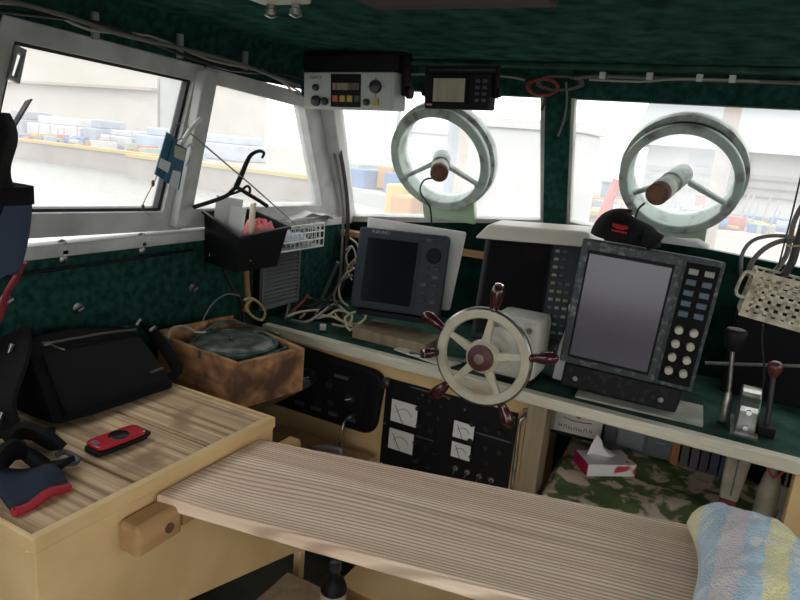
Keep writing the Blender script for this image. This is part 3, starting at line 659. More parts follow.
# corners from the photo: rim near-left, near-right, far-right, far-left
rimz = 1.125
A = [V((-1.335, 1.30, 1.15)), Zp(243, 236, 1.10), Zp(290, 225, 1.085), V((-1.335, 1.66, 1.15))]
A = [Xp(204, 211, -1.335), Xp(240, 236, -1.165), Xp(289, 226, -1.165), Xp(253, 209, -1.335)]
B = [Xp(205, 262, -1.335), Xp(237, 273, -1.20), Xp(277, 266, -1.20), Xp(252, 256, -1.335)]
mb = MB(T); inn = lambda P, k: [a+(sum(P, V())/4-a)*k for a in P]
Ai = inn(A, .04); Bi = [b+V((0, 0, .008)) for b in inn(B, .06)]
mb.add(A+B+Ai+Bi, [(0, 1, 5, 4), (1, 2, 6, 5), (2, 3, 7, 6), (3, 0, 4, 7), (4, 5, 6, 7), (8, 12, 13, 9), (9, 13, 14, 10), (10, 14, 15, 11), (11, 15, 12, 8), (12, 15, 14, 13), (0, 8, 9, 1), (1, 9, 10, 2), (2, 10, 11, 3), (3, 11, 8, 0)])
mb.build('body', blk, bn, bevel=.002)
MB(T).ring([a+(a-sum(A, V())/4)*.06 for a in A], A, (0, 0, -.008)).build('rim', blk, bn, bevel=.001)
cA = sum(A, V())/4
for i, (x, y, top, yw_, ln, m_, nm, lb) in enumerate(((-1.285, 1.385, 1.215, 32, .075, paper, 'envelope', 'tall white envelope leaning in the black bin'),
        (-1.245, 1.378, 1.195, 20, .045, paper, 'envelope', 'shorter white envelope in front in the black bin'),
        (-1.215, 1.415, 1.205, -40, .065, mat('manila_card', (.60, .54, .38), .8), 'card', 'tan card slanting between envelopes and pink cloth in the bin'))):
    tag(MB(frame((x, y, 1.04), yw_, -5, 5 if i < 2 else -9)).span((-ln/2, -.003, 0), (ln/2, .003, top-1.04)).build(nm, m_, bevel=.001), lb, nm, 'papers standing in the black bin')
def pk_(u, v):
    a = 2*math.pi*u; r = .050*math.sin(math.pi*min(1, v*.55+.001)); n_ = noise.noise(V((math.cos(a)*2, math.sin(a)*2, v*5)))
    return V((-1.235+.9*r*math.cos(a), 1.485+r*math.sin(a), 1.115+.032*math.cos(math.pi*v*.55)+.018*n_))
tag(MB().grid(pk_, 32, 12).build('pink_cloth', pink), 'crumpled pink cloth in the black bin', 'cloth')
# coat hanger
hp = lambda x, y: Pp(x, y, (LX+.055, 0, 1.12), V((1, 0, -.14)))
hg = thing('coat_hanger', 'black plastic coat hanger leaning against the left window above the bin', 'hanger', Mx.Translation(hp(230, 200)))
T = Mx.Translation(-hp(230, 200))
MB(T).tube([hp(*p) for p in ((262, 158), (264, 153), (259, 151), (251, 155), (246, 164), (241, 176), (236, 187))], .006, n=10, rs=lambda t: .0035+.005*t).build('hook', blk, hg)
MB(T).tube([hp(*p) for p in ((194, 207), (210, 202), (226, 196), (234, 189), (238, 188), (248, 194), (258, 200), (267, 206))], .006, n=10).build('shoulder_bar', blk, hg)
MB(T).tube([hp(*p) for p in ((228, 195), (240, 191), (247, 186), (250, 189), (249, 195))], .004, n=8).build('inner_bar', blk, hg)
# thin line from the divider to the console corner
tag(MB().tube([hp(190, 133), Xp(250, 184, -1.27), Xp(320, 246, -1.30)], .0022, n=6, smooth=1).build('thin_line', rope), 'thin grey cord running diagonally across the left window behind the hanger', 'cord')
# wire basket with cloth
wb = thing('wire_basket', 'small white wire basket on the wall behind the black bin', 'basket', Mx.Translation((-1.29, 1.72, 1.03)))
T = Mx.Translation(-V((-1.29, 1.72, 1.03)))
mb = MB(T); X0, X1, Y0, Y1, Z0, Z1 = -1.338, -1.26, 1.60, 1.86, 1.035, 1.115
for k in range(12):
    y = Y0+(Y1-Y0)*k/11
    mb.tube([(X0, y, Z1), (X0, y, Z0), (X1, y, Z0), (X1, y, Z1)], .0022, n=5, smooth=1)
for z in (Z0, Z0+.027, Z0+.053, Z1): mb.tube([(X0, Y0, z), (X1, Y0, z), (X1, Y1, z), (X0, Y1, z)], .0026, n=5, smooth=1, closed=True)
for k in range(1, 4):
    x = X0+(X1-X0)*k/4; mb.tube([(x, Y0, Z1), (x, Y0, Z0), (x, Y1, Z0), (x, Y1, Z1)], .0022, n=5, smooth=1)
mb.build('wire_body', offw2, wb)
bc = mat('pale_blue_cloth', (.45, .52, .62), .9)
tag(MB().grid(lambda u, v: V((X0+.01+.06*u, Y0+.01+.2*v, Z0+.022+.035*math.sin(math.pi*u)*math.sin(math.pi*v)+.006*math.sin(14*v+5*u))), 10, 20).build('blue_cloth', bc, solid=.004), 'pale blue cloth folded inside the white wire basket', 'cloth')
# papers on the sill
def sl(u, v): return V((LX-.035+.075*u, 1.73+.27*v, 1.117+.035*math.sin(math.pi*v)*(1-u*.4)+.004*math.sin(17*v)))
tag(MB().grid(sl, 6, 18).build('folded_paper', paper, solid=.003), 'folded white paper lying on the sill of the second left window', 'paper')
# speaker grille
gp = lambda x, y: Xp(x, y, -1.34)
gr = thing('vent_grille', 'dark grey slatted grille on the green wall below the wire basket', 'grille', Mx.Translation((-1.34, 1.72, .83)))
T = Mx.Translation(-V((-1.34, 1.72, .83)))
ga, gb = gp(262, 300), gp(291, 244)
y0, y1, z0, z1 = 1.60, 1.80, .835, 1.045
MB(T).span((LX, y0, z0), (-1.325, y1, z1)).build('backing', blk, gr)
mg = mat('grille_grey', (.15, .155, .165), .5)
mb = MB(T)
for k in range(15):
    z = z0+.012+(z1-z0-.02)*k/14; mb.box((-1.318, (y0+y1)/2, z), (.014, y1-y0-.01, .005), Mx.Rotation(.5, 3, 'Y'))
mb.build('slats', mg, gr)
mb = MB(T); P = [V((-1.322, y0, z0)), V((-1.322, y1, z0)), V((-1.322, y1, z1)), V((-1.322, y0, z1))]
mb.ring(P, [V((-1.322, y0+.008, z0+.008)), V((-1.322, y1-.008, z0+.008)), V((-1.322, y1-.008, z1-.008)), V((-1.322, y0+.008, z1-.008))], (.012, 0, 0)); mb.build('frame', mg, gr)
# curtain rod and turn buttons
rd = thing('curtain_rod', 'thin black rod along the green wall under the left windows', 'rod')
MB().tube([V((LX+.016, .75, 1.058)), V((LX+.016, 1.32, 1.062))], .004, smooth=1).build('rod', blk, rd)
for (x, y) in ((64, 252), (143, 244)):
    c = Xp(x, y, LX+.006)
    b_ = MB().box((LX+.006, c.y, c.z), (.012, .016, .012)).build('clip', metal, rd, bevel=.002)
    for s_ in (-1, 1): MB().lathe((LX, c.y, c.z+s_*.018), (1, 0, 0), [(.011, 0), (.010, .004), (.004, .007)], 16).build('snap', metal, b_)
for (x, y, lb) in ((77, 308, 'metal wall fastener above the black bag'), (192, 288, 'metal wall fastener above the wooden box'), (5, 300, 'metal wall fastener behind the hanging pouch')):
    c = Xp(x, y, LX)
    t = thing('wall_fastener', lb, 'fastener', Mx.Translation((LX, c.y, c.z)), 'turn fasteners on the green left wall')
    MB().lathe((0, 0, 0), (1, 0, 0), [(.014, 0), (.013, .003), (.006, .005)], 18).build('base', metal, t)
    MB().box((.010, .002, -.001), (.010, .020, .008), Mx.Rotation(.5, 3, 'X')).build('turn_tab', metal, t, bevel=.002)
# flag-like tags, wire ring, white handle
tgp = lambda x, y, k=.07: Pp(x, y, (LX+k, 0, 1.12), V((1, 0, -.14)))
ft = thing('hanging_tag', 'blue and white charm cards hanging from the window divider', 'tag', Mx.Translation(tgp(172, 150)))
T = Mx.Translation(-tgp(172, 150))
tb = mat('teal_blue_card', (.02, .10, .17), .5); tw_ = mat('pale_card', (.55, .57, .58), .6)
MB(T).prism([tgp(*p) for p in ((167, 132), (178, 140), (167, 182), (155, 174))], (-.003, 0, 0)).build('card', tb, ft)
MB(T).prism([tgp(*p, .074) for p in ((173, 141), (187, 149), (179, 190), (163, 180))], (-.003, 0, 0)).build('card', tb, ft)
MB(T).prism([tgp(*p, .0745) for p in ((161, 158), (171, 163), (168, 173), (158, 167))], (-.0005, 0, 0)).build('white_patch', tw_, ft)
MB(T).prism([tgp(*p, .0755) for p in ((175, 145), (186, 150), (184, 161), (174, 157))], (-.0005, 0, 0)).build('white_patch', mat('beige_patch', (.40, .40, .32), .6), ft)
MB(T).prism([tgp(*p, .0755) for p in ((173, 170), (181, 172), (178, 190), (169, 184))], (-.0005, 0, 0)).build('white_patch', tw_, ft)
MB(T).tube([tgp(*p) for p in ((172, 135), (176, 125), (183, 123), (189, 128), (187, 136), (178, 140))], .0012, n=5).build('wire_ring', metal, ft)
MB(T).tube([tgp(*p) for p in ((187, 148), (190, 144), (192, 150), (189, 160), (186, 166))], .002, n=5).build('key_ring', metal, ft)
ls = thing('fishing_lure_line', 'thin line with small swivels hanging beside the blue charm cards', 'line')
MB().tube([tgp(*p) for p in ((157, 176), (150, 190), (144, 202), (143, 209), (150, 216))], .0012, n=5).build('line', rope, ls)
for p in ((153, 180), (143, 204)): MB().lathe(tgp(*p), (0, 0, -1), [(.001, 0), (.004, .004), (.004, .012), (.001, .016)], 10).build('swivel', rust, ls)
wh_ = thing('white_handle_tool', 'white handled tool wedged at the window divider above the charm cards', 'tool')
MB().tube([tgp(182, 143), tgp(190, 130), tgp(201, 118)], .006, n=10, smooth=1).build('handle', offw2, wh_)
MB().tube([tgp(180, 146), tgp(182, 143)], .003, n=8, smooth=1).build('tip', metal, wh_)
# window latch top-left and strap clip
lt2 = thing('window_latch', 'grey metal rectangular latch loop at the top corner of left window', 'latch')
lp = lambda x, y: Pp(x, y, (LX+.01, 0, 1.12), V((1, 0, -.14)))
MB().ring([lp(17, 45), lp(27, 50), lp(20, 84), lp(9, 78)], [lp(18, 53), lp(24, 56), lp(17, 78), lp(12, 75)], (-.012, 0, 0)).build('loop', mat('mid_grey_metal', (.25, .26, .26), .4, .6), lt2)
# hanging dark garment and blue pouch at far left
hj = thing('hanging_jacket', 'black garment hanging at the left edge of the first window', 'jacket', Mx.Translation((-1.12, .62, 1.2)))
def jk(u, v):
    a = 2*math.pi*u; z = 1.395-.19*v; rx = .046+.02*math.sin(math.pi*v)+.01*math.sin(4*a+v*3); 
    return V((-1.12-.0+rx*math.cos(a), .60+.085*math.sin(a)+.01*math.sin(9*v), z)) - V((-1.12, .62, 1.2))
MB().grid(jk, 32, 18).build('body', blkfab, hj)
a, b = Yp(7, 136, .70)-V((-1.12, .62, 1.2)), Yp(28, 101, .70)-V((-1.12, .62, 1.2))
MB().hexa([a+V((-.008, 0, 0)), a+V((.008, 0, .004)), a+V((.008, .004, .004)), a+V((-.008, .004, 0))], [b+V((-.008, 0, 0)), b+V((.008, 0, .004)), b+V((.008, .004, .004)), b+V((-.008, .004, 0))]).build('strap_end', mat('grey_webbing', (.20, .20, .21), .7), hj)
bp_ = thing('blue_pouch', 'dark blue nylon pouch hanging at the left edge below the window', 'pouch', Mx.Translation((-1.130, .640, 1.135)))
def pc_(u, v):
    a = 2*math.pi*u; z = .135-.15*v; k = 1-.35*v**2
    c_, s_ = math.cos(a), math.sin(a); sq = (abs(c_)**4+abs(s_)**4)**-.25
    return V((.055*c_*sq*k, .065*s_*sq*k+.0, z+.006*math.sin(3*a)))
MB().grid(pc_, 32, 12).grid(lambda u, v: pc_(u, 1)*(1-v)+V((0, 0, -.015))*v, 32, 3).build('body', bluebag, bp_, solid=.004)
MB().grid(lambda u, v: V((pc_(u, 0).x*1.04, pc_(u, 0).y*1.04, .14-.03*v)), 32, 2).build('hem', blkfab, bp_, solid=.004)
tag(MB().tube([Xp(24, 262, -1.2), Xp(16, 278, -1.22), Xp(6, 295, -1.25), Xp(2, 312, -1.27), Xp(-6, 330, -1.28)], .006).build('red_strap', mat('dull_red_strap', (.20, .015, .02), .7)), 'dull red strap hanging below the blue pouch', 'strap')

# ---------------- wooden box with compass ----------------
bo = V((-1.14, 1.24, .76)); yw = math.radians(6)
bx_ = thing('wooden_crate', 'stained wooden box holding a bronze compass beside the console', 'box', Mx.Translation(bo))
T = Mx.Translation(-bo); z0, z1 = .742, .862
C4 = [V((-1.285, 1.150, 0)), V((-.977, 1.118, 0)), V((-.935, 1.325, 0)), V((-1.255, 1.405, 0))]
ce = sum(C4, V())/4
Ci = [a+(ce-a).normalized()*.02 for a in C4]
for i in range(4):
    j = (i+1) % 4; q = [C4[i], C4[j], Ci[j], Ci[i]]
    dz = (0, 0, .0, .012)[i]
    MB(T).hexa([a+V((0, 0, z0)) for a in q], [a+V((0, 0, z1+dz)) for a in q]).build('side_board', W_box, bx_, bevel=.003)
MB(T).hexa([a+V((0, 0, z0)) for a in Ci], [a+V((0, 0, z0+.01)) for a in Ci]).build('bottom', W_box, bx_)
cp = thing('compass', 'large verdigris bronze compass bowl sitting in the wooden box', 'compass', Mx.Translation((-1.105, 1.245, .752)) @ Mx.Diagonal((.93, .93, 1.0, 1)))
MB().lathe((0, 0, 0), (0, 0, 1), [(.05, 0), (.095, .03), (.112, .085), (.122, .088), (.122, .108), (.112, .112), (.108, .104)], 48).build('bowl', verd, cp)
MB().lathe((0, 0, .104), (0, 0, 1), [(.109, 0), (.100, .006), (.06, .010), (.01, .012)], 40).build('glass_top', mat('cloudy_glass', (.035, .05, .04), .4, 0, (.20, .21, .17), 26, lo=.42, hi=.7, detail=8), cp)
MB().lathe((.0, -.01, .115), (0, 0, 1), [(.010, 0), (.009, .006), (.003, .01)], 14).build('filler_cap', verd, cp)
for s_ in (-1, 1): MB().box((s_*.128, 0, .095), (.022, .022, .016)).build('gimbal_pin', verd, cp, bevel=.003)
MB().tube([(-.128, 0, .10), (-.13, .08, .12), (-.06, .13, .115), (.05, .135, .105), (.12, .08, .1), (.128, 0, .10)], .005).build('gimbal_ring', verd, cp)
# ledge that carries the box
tag(MB().span((LX+.002, 1.115, .722), (-.965, 1.40, .741)).build('side_shelf', W_dark), 'dark thin wall shelf under the wooden compass box', 'shelf')
tag(MB().span((-1.29, 1.52, .741), (-1.21, 1.572, .79)).build('pine_block', cream_edge, bevel=.003), 'small pale block at the left end of the console edge', 'block')

# ---------------- bag, phone, cap, straps on the bench ----------------
bo_ = V((-1.22, .92, .80))
bg_ = thing('shoulder_bag', 'black fabric shoulder bag lying on the bench against the left wall', 'bag', Mx.Translation(bo_))
# corners: front-bottom, front-top, back-top, back-bottom at the near (n) and far (f) ends
fbn, fbf = Zp(58, 430, .803)-bo_, Zp(178, 390, .803)-bo_
ftn, ftf = Xp(28, 346, -1.225)-bo_, Xp(138, 331, -1.225)-bo_
btn, btf = ftn+V((-.07, -.015, -.004)), ftf+V((-.07, .0, .0))
bbn, bbf = V((-.125, ftn.y-.03, 0)), V((-.125, ftf.y+.05, 0))
def bquad(u, v, w_):  # u near-far, v around
    return None
mb = MB(); N_ = 10
def lerp(a, b, t): return a*(1-t)+b*t
loop_n = [fbn, ftn, btn, bbn]; loop_f = [fbf, ftf, btf, bbf]
def bagp(u, v):
    # v in 0..1 around the four-sided section, u along the length; rounded ends by shrinking
    k = v*4 % 4; i = int(k) % 4; t = k-int(k)
    sec_c = lerp(sum(loop_n, V())/4, sum(loop_f, V())/4, u)
    p = lerp(lerp(loop_n[i], loop_f[i], u), lerp(loop_n[(i+1) % 4], loop_f[(i+1) % 4], u), t)
    bul = .014*math.sin(math.pi*t)*math.sin(math.pi*u)
    d_ = (p-sec_c); d_n = d_.normalized()
    rnd = .012*(1-math.sin(math.pi*t)**.3)
    e_ = min(u, 1-u)/.06; end = 1 if e_ > 1 else .93+.07*math.sqrt(max(0, 1-(1-e_)**2))
    q_ = sec_c+d_*end+d_n*(bul-rnd)
    q_.z = max(.003, q_.z+.004*noise.noise(q_*14))
    return q_
mb.grid(bagp, 30, 48)
for e_ in (0, 1): mb.add([bagp(e_, j/48) for j in range(48)], [tuple(range(48))], False)
mb.build('body', blkfab, bg_)
fp_ = lambda u, v, k=.016: lerp(lerp(ftn, ftf, u), lerp(fbn, fbf, u), v)+(ftf-ftn).cross(fbn-ftn).normalized()*k*(-1 if (ftf-ftn).cross(fbn-ftn).x < 0 else 1)
MB().grid(lambda u, v: fp_(.06+.88*u, .14+.74*v, .010+.010*math.sin(math.pi*u)**.5*math.sin(math.pi*v)**.5), 20, 16).build('front_pocket', blkfab, bg_, solid=.006)
MB().tube([fp_(.10, .05, .018), fp_(.35, .045, .022), fp_(.65, .03, .022), fp_(.92, .03, .018)], .0028, n=6).build('zipper', mat('tarnished_zip', (.09, .08, .065), .5, .5), bg_)
MB().box(fp_(.09, .06, .022), (.010, .016, .006)).tube([fp_(.12, .08, .022), fp_(.16, .14, .024), fp_(.20, .18, .024)], .002, n=6).build('zip_pull', metal, bg_)
MB().tube([fp_(.80, .70, .020), fp_(.93, .68, .019)], .0035, n=6, smooth=1).build('brand_tag', mat('dull_tag', (.06, .06, .065), .5), bg_)
for p, r_ in ((ftf+V((-.01, .01, .018)), .7), (ftf+V((.01, .035, .0)), .3), (ftn+V((-.01, -.03, .0)), 1.2), (fbn+V((-.03, -.09, .05)), 1.2)):
    MB().box(p, (.008, .020, .008), Mx.Rotation(r_, 3, 'X')).build('buckle', metal, bg_, bevel=.002)
ribbon(MB(), [ftf+V((-.05, -.04, .008)), ftf+V((-.02, .02, .012)), ftf+V((.0, .05, -.02)), fbf+V((-.05, .045, .03)), fbf+V((-.06, .02, .008))], .035, .005, side=(1, 0, .3)).build('strap', blkfab, bg_)
ribbon(MB(), [btn+V((0, .02, .01)), ftn+V((.0, -.04, -.02)), fbn+V((-.06, -.08, .06)), fbn+V((-.02, -.07, .012)), fbn+V((.02, -.02, .007))], .085, .010, side=(1, .2, .2)).build('strap', blkfab, bg_)
# phone
pa, pb = Zp(90, 449, .80), Zp(146, 425, .80)
yaw = math.degrees(math.atan2(pb.y-pa.y, pb.x-pa.x)); cph = (pa+pb)/2
cph = Zp(117, 439, .812)
ph = thing('red_phone', 'glossy red and black folding phone lying on the bench boards', 'phone', frame((cph.x, cph.y, .80), 86, 0, 0))
pr = lambda w2, l2: [V((s_*w2*abs(math.cos(a))**.35*1, t_*l2*abs(math.sin(a))**.35, 0)) for a, s_, t_ in [(2*math.pi*k/32, math.copysign(1, math.cos(2*math.pi*k/32)), math.copysign(1, math.sin(2*math.pi*k/32))) for k in range(32)]]
MB().prism([V((p.y, p.x, .001)) for p in pr(.025, .056)], (0, 0, .010)).build('lower_shell', blk, ph, bevel=.002)
MB().prism([V((p.y, p.x, .0115)) for p in pr(.024, .052)], (0, 0, .008)).build('upper_shell', red, ph, bevel=.0025)
MB().lathe((.004, 0, .0195), (0, 0, 1), [(.019, 0), (.018, .0012), (.01, .0016)], 32).build('sub_display', screen_m, ph)
MB().cyl((.054, -.02, .010), (.054, .02, .010), .006, n=14).build('hinge', blk, ph)
MB().box((-.043, .002, .0197), (.010, .018, .001)).build('camera_plate', keyg, ph)
# cap / cloth with red trim
def nc(u, v):
    A, B, C, D = Zp(-25, 472, .83), Zp(55, 468, .825), Zp(69, 485, .806), Zp(14, 512, .806)
    p = (A*(1-u)+B*u)*(1-v)+(D*(1-u)+C*u)*v
    return p+V((0, 0, .012*math.sin(math.pi*u)*math.sin(math.pi*v)+.004*math.sin(8*u+3*v)))
nv = thing('navy_cloth', 'navy cloth with a bright red hem at the near corner of the bench', 'cloth', Mx.Translation(Zp(30, 490, .80)))
T = Mx.Translation(-Zp(30, 490, .80))
MB(T).grid(nc, 20, 14).build('fabric', navy, nv, solid=.010)
MB(T).tube([nc(u/8, 1.0) for u in range(9)], .008, n=8).build('hem', redm, nv)
st = thing('black_strap', 'black webbing strap with grey clip curled beside the bag', 'strap', Mx.Translation(Zp(40, 455, .80)))
T = Mx.Translation(-Zp(40, 455, .80))
wp = [Zp(*p) for p in ((5, 440, .83), (25, 432, .84), (48, 440, .83), (58, 448, .815))]
ribbon(MB(T), wp, .085, .012, side=(.6, -.3, .5)).build('webbing', blkfab, st)
ribbon(MB(T), [Zp(*p) for p in ((-4, 470, .84), (12, 452, .845), (30, 456, .83), (46, 466, .815), (62, 462, .81))], .065, .010, side=(.5, -.6, .3)).build('webbing', blkfab, st)
MB(T).tube([Zp(*p) for p in ((56, 455, .81), (66, 452, .812), (76, 458, .81), (76, 463, .808), (62, 464, .808))], .005, n=8).build('clip', mat('grey_clip', (.06, .07, .08), .5), st)

# ---------------- shelf under the console ----------------
tag(MB().span((-.34, 1.50, .44), (.75, 2.05, .46)).build('lower_shelf', cream), 'cream lower shelf under the right part of the console', 'shelf')
camo = mat('green_and_pink_floral', (.15, .21, .085), .95, 0, (.80, .64, .52), 17, lo=.48, hi=.56, detail=9, bump=.5, dist=.3, spec=.1)
def cu(u, v):
    x = -.343+.79*u; y = 1.46+.56*v; e = min(1, min(u*2.5, 1-u, v*1.0, 1-v)*14)
    return V((x, y, (.462+.05*math.sqrt(max(0, e))+.05*v+.018*noise.noise(V((x*6, y*6, 3)))+.008*noise.noise(V((x*17, y*17, 1))))))
cn = tag(MB().grid(cu, 60, 40).build('floral_cushion', camo), 'green and pink patterned cushion spread on the shelf under the console', 'cushion')
# white carton boxes
def carton(px, z, dims, yaw, name, lab, m_, y=None):
    c = Yp(*px, y)
    t = thing(name, lab, 'box', frame((c.x, c.y, z), yaw))
    return t
def face_rect(x0, y0, x1, y1, yy):
    a = Yp(x0, y0, yy); b = Yp(x1, y1, yy); return a, b
lab1 = mat('carton_white', (.62, .58, .52), .7)
cA_ = Yp(575, 424, 1.88); 
b1 = thing('carton', 'white carton with a red mark and grey lettering under the console', 'box', frame((cA_.x+.008, 1.88, .590), 4))
MB().span((-.085, 0, 0), (.072, .10, .085)).build('body', lab1, b1, bevel=.002)
MB().lathe((.0, -.0005, .064), (0, -1, 0), [(.010, 0), (.009, .0008)], 18).build('red_mark', redm, b1)
mb = MB(); mb.tube([(-.045, -.001, .05), (-.02, -.001, .044), (.01, -.001, .044), (.04, -.001, .048)], .0016, n=5); mb.build('arc_mark', keyg, b1)
mb = MB()
for k in range(7):
    x_ = -.050+.015*k; z_ = .022-.004*math.sin(math.pi*k/6)
    mb.box((x_-.004, -.0008, z_), (.002, .001, .012)).box((x_, -.0008, z_+(.005 if k % 2 else 0)), (.008, .001, .002)).box((x_+.004, -.0008, z_-(.002 if k % 3 else 0)), (.002, .001, .010))
mb.build('lettering', keyg, b1)
MB().span((-.080, -.001, .004), (-.068, .0, .080)).build('side_band', mat('faded_olive', (.36, .33, .22), .7), b1)
MB().span((-.092, -.004, -.003), (-.085, .09, .088)).span((.072, -.004, -.003), (.078, .09, .088)).span((-.092, -.004, -.008), (.078, .1, -.002)).build('black_tray', blk, b1)
b2 = thing('carton', 'white carton stacked on top of the red marked carton', 'box', frame((cA_.x+.008, 1.885, .677), 4))
MB().span((-.08, 0, 0), (.076, .10, .05)).build('body', lab1, b2, bevel=.002)
mb = MB()
for k in range(4):
    x_ = -.022+.014*k; mb.ring([(x_-.005, 0, .004), (x_+.005, 0, .004), (x_+.005, 0, .020), (x_-.005, 0, .020)], [(x_-.002, 0, .008), (x_+.002, 0, .008), (x_+.002, 0, .016), (x_-.002, 0, .016)], (0, -.001, 0))
mb.build('lettering', knobm, b2)
# grey plastic drawers
cB_ = Yp(632, 438, 1.95)
b3 = thing('drawer_organizer', 'grey translucent small parts drawer box behind the tissue box', 'organizer', frame((cB_.x, 1.93, .565), 2))
gd = mat('smoky_plastic', (.10, .11, .12), .35); gd2 = mat('smoky_plastic_face', (.20, .21, .225), .3)
MB().span((-.13, .004, 0), (.13, .12, .17)).build('casing', gd, b3)
for i in range(2):
    for j in range(3):
        q = MB().span((-.126+.085*j, -.004, .01+.08*i), (-.048+.085*j, .004, .08+.08*i)).build('drawer', gd2 if (i+j) % 2 else gd, b3, bevel=.003)
        MB().span((-.10+.085*j, -.010, .05+.08*i), (-.074+.085*j, -.004, .056+.08*i)).build('handle', gd2, q)
# books / cassettes at the back
colsb = [(.30, .12, .03), (.06, .06, .05), (.07, .05, .08), (.05, .03, .05), (.04, .04, .09), (.03, .05, .08), (.06, .06, .07)]
names = ['orange spined book left in the row under the console', 'black case next to the orange spined book', 'dull purple case in the row under the console', 'dark plum case right of the dull purple case', 'dark navy case in the row under the console', 'dark teal case near the right end of the row', 'dark grey case at the right end of the row']
xb = Yp(666, 455, 1.93).x+.012
for i, c_ in enumerate(colsb):
    tag(MB().span((xb+.026*i, 1.91, .57), (xb+.026*i+.022, 2.03, .715)).build('book' if i == 0 else 'media_case', mat('case_colour_%d' % i, c_, .6), bevel=.002), names[i], 'book' if i == 0 else 'case', 'cases standing in a row under the console')
# tissue box
ct_ = Zp(600, 464, .56)
tb_ = thing('tissue_box', 'white and red tissue box with a tissue pulled out on the cushion', 'tissue box', frame((ct_.x+.01, ct_.y, .549), 36, 0, 0))
tbm = mat('tissue_box_print', (.88, .86, .86), .6, 0, (.62, .05, .08), 16, lo=.63, hi=.66, detail=1)
crim = mat('crimson_end', (.45, .01, .07), .6)
MB().span((-.070, -.045, 0), (.075, .045, .036)).build('body', tbm, tb_, bevel=.001)
MB().span((-.0715, -.045, 0), (-.070, .045, .036)).build('end_panel', crim, tb_)
MB().lathe((.068, -.005, .016), (1, .1, 0), [(.020, 0), (.024, .004), (.018, .012), (.006, .015)], 10).build('red_rosette', redm, tb_)
MB().grid(lambda u, v: V((-.05+.10*u*(1-.5*v)+.02*v-.03*v*u, .01*math.sin(7*u+2*v)+.012*(1-v), .034+.070*v*(1-.55*u))), 12, 8).build('tissue', mat('tissue_white', (.9, .9, .9), .8), tb_, solid=.001)
# hanging things right under the edge
hx1 = Yp(741, 455, 1.66)
tt = thing('hanging_brush', 'pale flat brush with a dark red bristle end hanging under the console', 'brush', Mx.Translation((hx1.x, 1.66, .55)))
zt_ = .765-.55
MB().hexa([(-.026, 0, .075), (.016, 0, .075), (.016, .025, .075), (-.026, .025, .075)], [(-.030, 0, zt_), (.028, 0, zt_), (.028, .025, zt_), (-.030, .025, zt_)]).build('handle', mat('grimy_beige', (.34, .31, .25), .6, 0, (.20, .18, .15), 20), tt, bevel=.006)
MB().span((-.004, -.001, .09), (.0, .0, zt_-.01)).build('groove', keyg, tt)
MB().span((-.024, .003, .0), (.014, .022, .074)).build('red_end', mat('dark_red', (.15, .01, .015), .6), tt, bevel=.002)
hx2 = Yp(774, 470, 1.66)
t2 = thing('white_float', 'pale oblong float hanging under the console near the right edge', 'float', Mx.Translation((hx2.x, 1.66, .55)))
MB().lathe((0, 0, .0), (0, 0, 1), [(.004, 0), (.018, .008), (.024, .03), (.024, .13), (.018, .17), (.010, .19), (.008, .215)], 24).build('body', mat('grimy_beige', (.34, .31, .25), .6, 0, (.20, .18, .15), 20), t2)
MB().tube([(-.02, -.02, .2), (.0, -.027, .175), (.02, -.02, .2)], .003).build('red_cord', cabr, t2)
hx3 = Yp(786, 475, 1.66)
t3 = thing('pale_clamp', 'thin pale clamp hanging right of the oblong float', 'clamp', Mx.Translation((hx3.x+.004, 1.66, .55)))
MB().span((-.012, 0, .09), (.014, .012, .15)).tube([(0, .006, .15), (0, .006, .215)], .003, smooth=1).build('head', mat('grimy_beige', (.34, .31, .25), .6, 0, (.20, .18, .15), 20), t3, bevel=.003)
MB().tube([(.004, .006, .09), (-.002, .006, .0)], .005, smooth=1).build('rod', mat('grimy_beige', (.34, .31, .25), .6, 0, (.20, .18, .15), 20), t3)
tag(MB().span((Yp(793, 480, 1.60).x, 1.585, 0), (Yp(793, 480, 1.60).x+.05, 1.63, .766)).build('support_post', cream, bevel=.003), 'cream post holding up the console at the right edge', 'post')
# dark back box behind levers
tag(MB().span((.05, 1.98, .798), (.60, 2.10, 1.03)).build('equipment_case', blkm, bevel=.006), 'black equipment case against the front wall behind the levers', 'case')
tag(MB().tube([Yp(705, 363, 1.96), Yp(800, 366, 1.96), V((.6, 1.96, .98))], .005, smooth=1).build('grey_pipe', cabg), 'thin grey pipe running behind the control levers', 'pipe')

# ---------------- levers ----------------
def pt(x, y, yy=1.72): return Yp(x, y, yy)
l1 = thing('throttle_lever', 'throttle lever with a large black knob on a steel rod', 'lever', Mx.Translation((.08, 1.72, .797)))
T = Mx.Translation(-V((.08, 1.72, .797)))
a, b = pt(733, 346), pt(728, 424)
MB(T).tube([pt(729, 392), a], .0055, n=12, smooth=1).build('rod', metal, l1)
MB(T).lathe(pt(729, 392)+V((0, 0, -.065)), (0, 0, 1), [(.012, -.012), (.013, 0), (.012, .05), (.008, .065)], 18).build('shank', metal, l1)
MB(T).lathe(a, (0, 0, 1), [(.010, -.012), (.018, -.006), (.025, .018), (.026, .036), (.021, .043), (.008, .046)], 28).build('knob', blk, l1)
l2 = thing('control_box', 'polished metal lever housing standing between the two levers', 'control housing', Mx.Translation((.13, 1.72, .797)))
T = Mx.Translation(-V((.13, 1.72, .797)))
c = pt(747, 412)
prof = [(0, 0), (.0, .06)]
pl = [V((c.x-.022, 1.66+.0, .799)), V((c.x-.022, 1.66, .85))]+[V((c.x-.022, 1.72-.06*math.cos(t), .86+.045*math.sin(t))) for t in [math.pi*k/12 for k in range(13)]]+[V((c.x-.022, 1.78, .799))]
